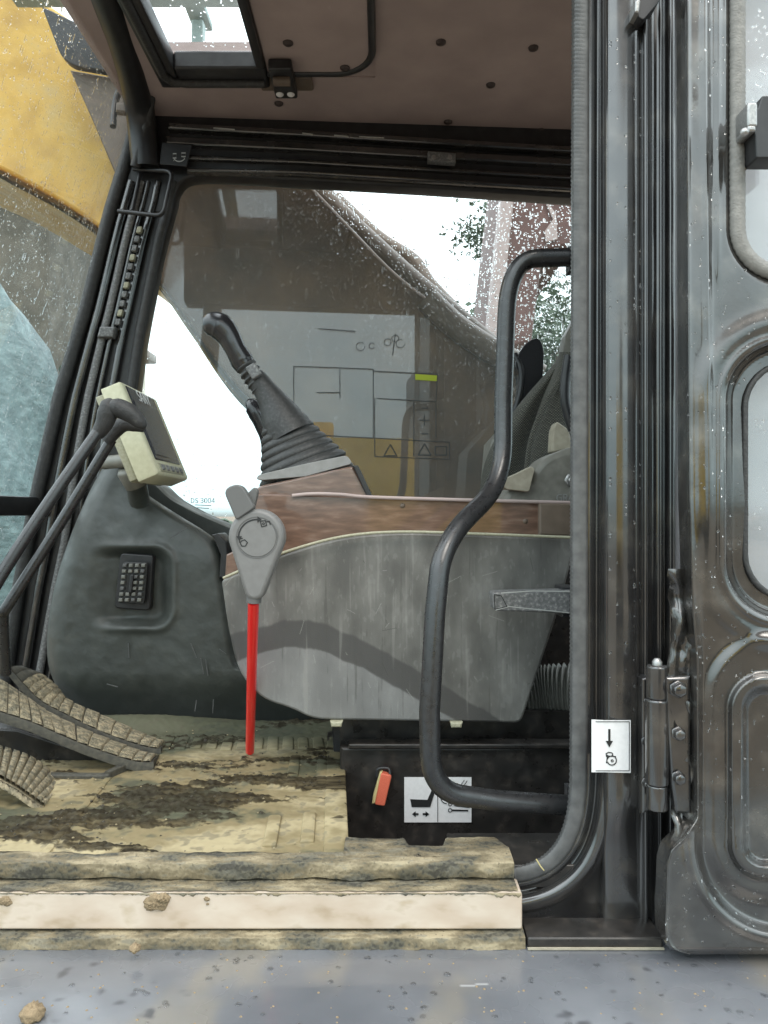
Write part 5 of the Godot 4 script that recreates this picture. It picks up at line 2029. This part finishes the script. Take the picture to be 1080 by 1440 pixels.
	for s in [[935, 982, 0.0128, "pin_cap"], [982, 1102, 0.0142, "barrel"], [1102, 1138, 0.0125, "lower_barrel"]]:
		mb = MB.new()
		var a := P(924, s[0], 0.93)
		var b := P(924, s[1], 0.93)
		mb.lathe([[0.0001, b.y], [s[2] * 0.9, b.y], [s[2], b.y + 0.002], [s[2], a.y - 0.003], [s[2] * 0.85, a.y], [0.0001, a.y]], Transform3D(Basis(), Vector3(a.x, 0, a.z)), 20)
		obj(s[3], mb, M.black_paint, hg)
	mb = MB.new()
	mb.lathe([[0.006, 0.0], [0.006, 0.004], [0.003, 0.008], [0.0001, 0.008]], Transform3D(Basis(), P(924, 935, 0.93)), 12)
	obj("grease_nipple", mb, M.steel, hg)
	mb = MB.new()
	plate(mb, [[936, 952], [972, 950], [974, 1145], [950, 1145, 6], [944, 1100], [938, 1000]], 0.918, 0.012, 0.004)
	obj("door_leaf", mb, M.black_paint, hg)
	for q in [[953, 969, 10], [953, 1031, 8], [953, 1093, 8], [909, 986, 4], [908, 1042, 6], [908, 1100, 6]]:
		mb = MB.new()
		mb.lathe([[q[2] * 1.25 * 0.92 / F, 0.0], [q[2] * 1.25 * 0.92 / F, 0.002], [q[2] * 0.92 / F, 0.002], [q[2] * 0.92 / F, 0.002], [q[2] * 0.92 / F, 0.009], [q[2] * 0.8 * 0.92 / F, 0.0105], [0.0001, 0.0105]], Transform3D(Basis(Vector3(1, 0, 0), PI / 2) * Basis(Vector3.UP, q[1] * 0.1), P(q[0], q[1], 0.916 if q[0] > 930 else 0.958)), 6)
		obj("bolt", mb, M.black_paint, hg)
	# beads of rain
	var spots := []
	for k in 520:
		var i := rng.randi_range(20, nr - 3)
		var j := rng.randi_range(1, 60)
		if skip.call(i, j):
			continue
		var p: Vector3 = rows[i][j]
		var nn: Vector3 = (rows[i][j + 1] - rows[i][j]).cross(rows[i - 1][j] - rows[i][j]).normalized()
		spots.append([p + nn * 0.0001, nn, rng.randf_range(0.0006, 0.0018)])
	for k in 150:
		var px := rng.randf_range(1050, 1200)
		var py := rng.randf_range(10, 230)
		spots.append([P(px, py, 0.9245), Vector3(0, 0, 1), rng.randf_range(0.0010, 0.0022)])
	for k in 40:
		spots.append([P(rng.randf_range(1060, 1200), rng.randf_range(540, 760), 0.9395), Vector3(0, 0, 1), rng.randf_range(0.0010, 0.0022)])
	drops("raindrops", spots, M.water, t)
	# a straw caught at the foot of the post
	mb = MB.new()
	mb.tube(PackedVector3Array([P(754, 1208, 0.975), P(760, 1218, 0.973), P(765, 1224, 0.974)]), 0.0009, 5)
	tag(obj("straw", mb, M.straw), "tiny yellow straw stuck at the curved foot of the door post", "straw")

func outside() -> void:
	# the boom, close beyond the cab's right side
	var d := 2.12
	var t := thing("boom", "huge yellow excavator boom arching past the cab window", "boom")
	var mb := MB.new()
	plate(mb, [[219, 99], [140, 55], [60, 0], [-60, -90], [-300, -260], [-600, -420], [-600, 20], [-250, 120, 80], [0, 236, 80], [100, 290, 60], [185, 354]], d, 0.55, 0.01)
	obj("front_section", mb, M.boom_paint, t)
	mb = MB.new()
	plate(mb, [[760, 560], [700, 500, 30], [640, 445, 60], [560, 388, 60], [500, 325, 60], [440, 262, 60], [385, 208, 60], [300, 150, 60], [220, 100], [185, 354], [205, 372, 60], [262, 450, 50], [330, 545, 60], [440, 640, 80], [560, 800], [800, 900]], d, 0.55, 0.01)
	obj("rear_section", mb, M.boom_shaded, t)
	mb = MB.new()
	var fl := curve([[-300, 100, 2.33], [-120, 168, 2.33], [0, 236, 2.33], [100, 292, 2.33], [205, 376, 2.33], [262, 452, 2.33], [330, 548, 2.33], [440, 645, 2.33]], 6)
	var rows := []
	for k in 2:
		var row := PackedVector3Array()
		for p in fl:
			row.append(p * (2.09 / 2.33) + Vector3(0, EYE * (1.0 - 2.09 / 2.33) - 0.012, 0.0 - 0.6 * k))
		rows.append(row)
	for k in 2:
		var row := PackedVector3Array()
		for p in fl:
			row.append(p * (2.09 / 2.33) + Vector3(0.012, EYE * (1.0 - 2.09 / 2.33) - 0.034, -0.6 + 0.6 * k))
		rows.append(row)
	mb.grid(rows)
	obj("bottom_flange", mb, M.boom_paint, t)
	for s in [[[[420, 232, 2.22], [470, 292, 2.22], [520, 340, 2.22], [575, 390, 2.2], [620, 428, 2.18], [690, 486, 2.16]], 0.03, "pipe"], [[[470, 280, 2.4], [530, 335, 2.4], [580, 368, 2.4], [602, 400, 2.38], [640, 440, 2.36]], 0.026, "pipe"], [[[600, 420, 2.09], [640, 458, 2.09], [690, 492, 2.09], [760, 530, 2.09]], 0.035, "cylinder"]]:
		mb = MB.new()
		mb.tube(curve(s[0], 6), s[1], 10)
		obj(s[2], mb, M.brown_steel, t)
	# brown plate and visor ahead of the windscreen
	mb = MB.new()
	plate(mb, [[98, 98], [178, 112], [190, 150], [196, 260], [160, 240], [128, 165]], 2.02, 0.03, 0.004)
	tag(obj("gusset_plate", mb, M.brown_steel), "brown steel corner plate beside the top of the front post", "plate")
	var vs := MB.new()
	plate(vs, [[58, 8], [122, 38, 6], [196, 60], [215, 112], [100, 92, 10], [85, 78, 10]], 1.99, 0.02, 0.004)
	tag(obj("rain_visor", vs, M.satin_black), "dark rain visor across the top of the windscreen", "visor")
	# blue covered heap and pale building ahead
	var hp := MB.new()
	var nh := noise(701, 0.8, 4)
	rows = []
	for i in 25:
		var row := PackedVector3Array()
		var th := PI * 0.55 * i / 24.0
		for j in 40:
			var a := TAU * j / 40.0
			var v := Vector3(sin(th) * cos(a), cos(th), -sin(th) * sin(a))
			row.append(Vector3(v.x * 1.35, v.y * 3.4, v.z * 1.4) * (1.0 + 0.14 * nh.get_noise_3dv(v * 2.0)))
		rows.append(row)
	hp.grid(rows, true, false)
	var heap := obj("covered_heap", hp, M.tarp_blue)
	heap.position = P(20, 720, 5.6) * Vector3(1, 0, 1) + Vector3(-0.72, 0.1, 0)
	tag(heap, "blue grey tarpaulin covered heap seen through the wet windscreen", "heap")
	var bd := thing("pale_building", "pale two storey building beyond the windscreen", "building")
	var bx := P(95, 720, 24.0)
	mb = MB.new()
	mb.box(Vector3(bx.x - 2.0, 3.4, bx.z), Vector3(7, 6.8, 6))
	obj("wall", mb, M.wall_white, bd)
	mb = MB.new()
	mb.box(Vector3(bx.x - 2.0, 6.95, bx.z), Vector3(7.6, 0.3, 6.6), 0.05)
	obj("roof", mb, M.brown_steel, bd)
	for r in 2:
		for c in 4:
			mb = MB.new()
			mb.box(Vector3(bx.x - 4.6 + c * 1.75, 1.7 + r * 2.9, bx.z + 3.0), Vector3(0.9, 1.3, 0.08))
			obj("window", mb, M.wall_dark, bd)
	mb = MB.new()
	var sp := P(0, 720, 12.0)
	mb.box(Vector3(sp.x - 1.6, 3.1, sp.z), Vector3(5.6, 6.2, 2.0), 0.03)
	mb.box(Vector3(sp.x - 1.6, 6.3, sp.z), Vector3(6.2, 0.2, 2.8), 0.03)
	tag(obj("shed", mb, M.shed_brown), "grey brown shed seen under the boom through the windscreen", "shed")
	# rust red upright body behind the window's rear corner
	var rb := thing("red_body", "rust red upright steel body with a pale edge and white mark", "steel body")
	mb = MB.new()
	plate(mb, [[738, 100], [812, 90], [808, 345], [764, 352], [748, 480], [690, 500]], 6.0, 2.0, 0.03)
	obj("panel", mb, M.rust_red, rb)
	mb = MB.new()
	plate(mb, [[724, 100], [742, 100], [694, 560], [676, 560]], 5.95, 0.2, 0.02)
	obj("edge_post", mb, M.pale_pink, rb)
	mb = MB.new()
	plate(mb, [[766, 280], [782, 300], [784, 336], [768, 340], [766, 325], [778, 308]], 5.97, 0.02)
	obj("mark", mb, M.pale_pink, rb)
	# trees
	tree("tree", "dark bushy tree low beside the red body", P(665, 720, 14.0), 5.2, 1.35)
	tree("tree", "thin topped tree rising behind the red body's pale edge", P(690, 720, 19.0), 9.0, 1.5)
	tree("tree", "bushy tree behind the grab handle's upper bend", P(780, 720, 13.0), 4.8, 1.6)
	tree("tree", "leafy tree beyond the lower windscreen", P(-10, 720, 12.5), 3.6, 1.1)
	tree("tree", "broad tree behind the covered heap", P(-120, 720, 17.0), 6.5, 1.8)
	# low hedge that reads as one mass, far round the yard
	var spots := []
	for k in 5200:
		var a := rng.randf() * TAU
		var r := rng.randf_range(38, 46)
		spots.append([Vector3(cos(a) * r, rng.randf_range(0.1, 1.0), sin(a) * r), Vector3(rng.randf_range(-1, 1), rng.randf_range(0.2, 1), rng.randf_range(-1, 1)).normalized(), rng.randf_range(0.2, 0.4)])
	var hed := Node3D.new()
	hed.name = "far_hedge"
	add_child(hed)
	tag(hed, "distant dark hedge around the yard", "hedge")
	hed.set_meta("kind", "stuff")
	drops("leaf_clumps", spots, M.foliage, hed, 0.8)
	yellow_machine()

var leaf_mesh: ArrayMesh

func tree(called: String, label: String, at: Vector3, hgt: float, spread: float) -> void:
	var t := thing(called, label, "tree", "trees beyond the cab")
	t.position = Vector3(at.x, 0, at.z)
	var mb := MB.new()
	mb.tube(PackedVector3Array([Vector3(0, 0, 0), Vector3(0.05, hgt * 0.4, 0), Vector3(-0.05, hgt * 0.9, 0.05)]), PackedFloat32Array([hgt * 0.028, hgt * 0.02, 0.02]), 8)
	for k in 6:
		var a := TAU * k / 6.0 + rng.randf()
		var h := hgt * rng.randf_range(0.35, 0.7)
		mb.tube(PackedVector3Array([Vector3(0, h, 0), Vector3(cos(a) * spread * 0.4, h + hgt * 0.12, sin(a) * spread * 0.4), Vector3(cos(a) * spread * 0.8, h + hgt * 0.2, sin(a) * spread * 0.8)]), PackedFloat32Array([0.05, 0.03, 0.01]), 6)
	obj("trunk", mb, M.bark, t)
	var lm := MB.new()
	lm.quad(Vector3(-1, 0, 0), Vector3(0, 0.1, 0.5), Vector3(1, 0, 0), Vector3(0, 0.1, -0.5), Vector3.UP)
	var mm := MultiMesh.new()
	mm.transform_format = MultiMesh.TRANSFORM_3D
	mm.mesh = lm.mesh()
	var xs := []
	for c in 34:
		var q := Vector3(rng.randfn(0, 0.42), rng.randf_range(0.32, 1.0), rng.randfn(0, 0.42))
		var wide := sin(clampf((q.y - 0.25) / 0.8, 0, 1) * PI * 0.85) + 0.15
		var cc := Vector3(q.x * spread * 1.3 * wide, q.y * hgt, q.z * spread * 1.3 * wide)
		for k in 210:
			var p := cc + Vector3(rng.randfn(0, 1), rng.randfn(0, 0.7), rng.randfn(0, 1)) * spread * 0.2
			var b := Basis.from_euler(Vector3(rng.randf() * TAU, rng.randf() * TAU, rng.randf() * TAU)).scaled(Vector3.ONE * rng.randf_range(0.045, 0.10))
			xs.append(Transform3D(b, p))
	mm.instance_count = xs.size()
	for i in xs.size():
		mm.set_instance_transform(i, xs[i])
	var o := MultiMeshInstance3D.new()
	o.name = "crown"
	o.multimesh = mm
	o.material_override = M.foliage
	o.set_meta("kind", "stuff")
	t.add_child(o, true)

func yellow_machine() -> void:
	# stands in the yard behind the viewer; the gloss paint and the panes mirror it
	var t := thing("yellow_machine", "yellow machine in the yard mirrored in the side window", "excavator")
	t.position = Vector3(1.3, 0, 7.5)
	var mb := MB.new()
	mb.box(Vector3(0, 1.9, 0), Vector3(3.0, 1.3, 2.2), 0.08)
	obj("engine_house", mb, M.bright_yellow, t)
	mb = MB.new()
	mb.box(Vector3(-1.15, 2.65, 0.1), Vector3(0.6, 0.35, 1.2), 0.05)
	obj("hood", mb, M.bright_yellow, t)
	mb = MB.new()
	mb.box(Vector3(0.9, 2.9, -0.1), Vector3(1.1, 1.5, 1.3), 0.08)
	obj("cab", mb, M.satin_black, t)
	mb = MB.new()
	mb.box(Vector3(0.9, 3.0, -0.77), Vector3(0.9, 0.9, 0.02))
	obj("cab_window", mb, M.wall_dark, t)
	for s in [-1, 1]:
		mb = MB.new()
		mb.box(Vector3(0, 0.45, 0.95 * s), Vector3(3.6, 0.9, 0.5), 0.2)
		obj("track", mb, M.rubber, t)
	mb = MB.new()
	mb.box(Vector3(0, 1.05, 0), Vector3(1.4, 0.4, 1.4), 0.05)
	obj("turntable", mb, M.dark_well, t)
	mb = MB.new()
	mb.tube(PackedVector3Array([Vector3(-1.2, 1.2, -1.15), Vector3(-0.9, 1.5, -1.2), Vector3(-0.85, 1.7, -1.18), Vector3(-0.5, 1.72, -1.16)]), 0.06, 8)
	obj("hose", mb, M.rubber, t)
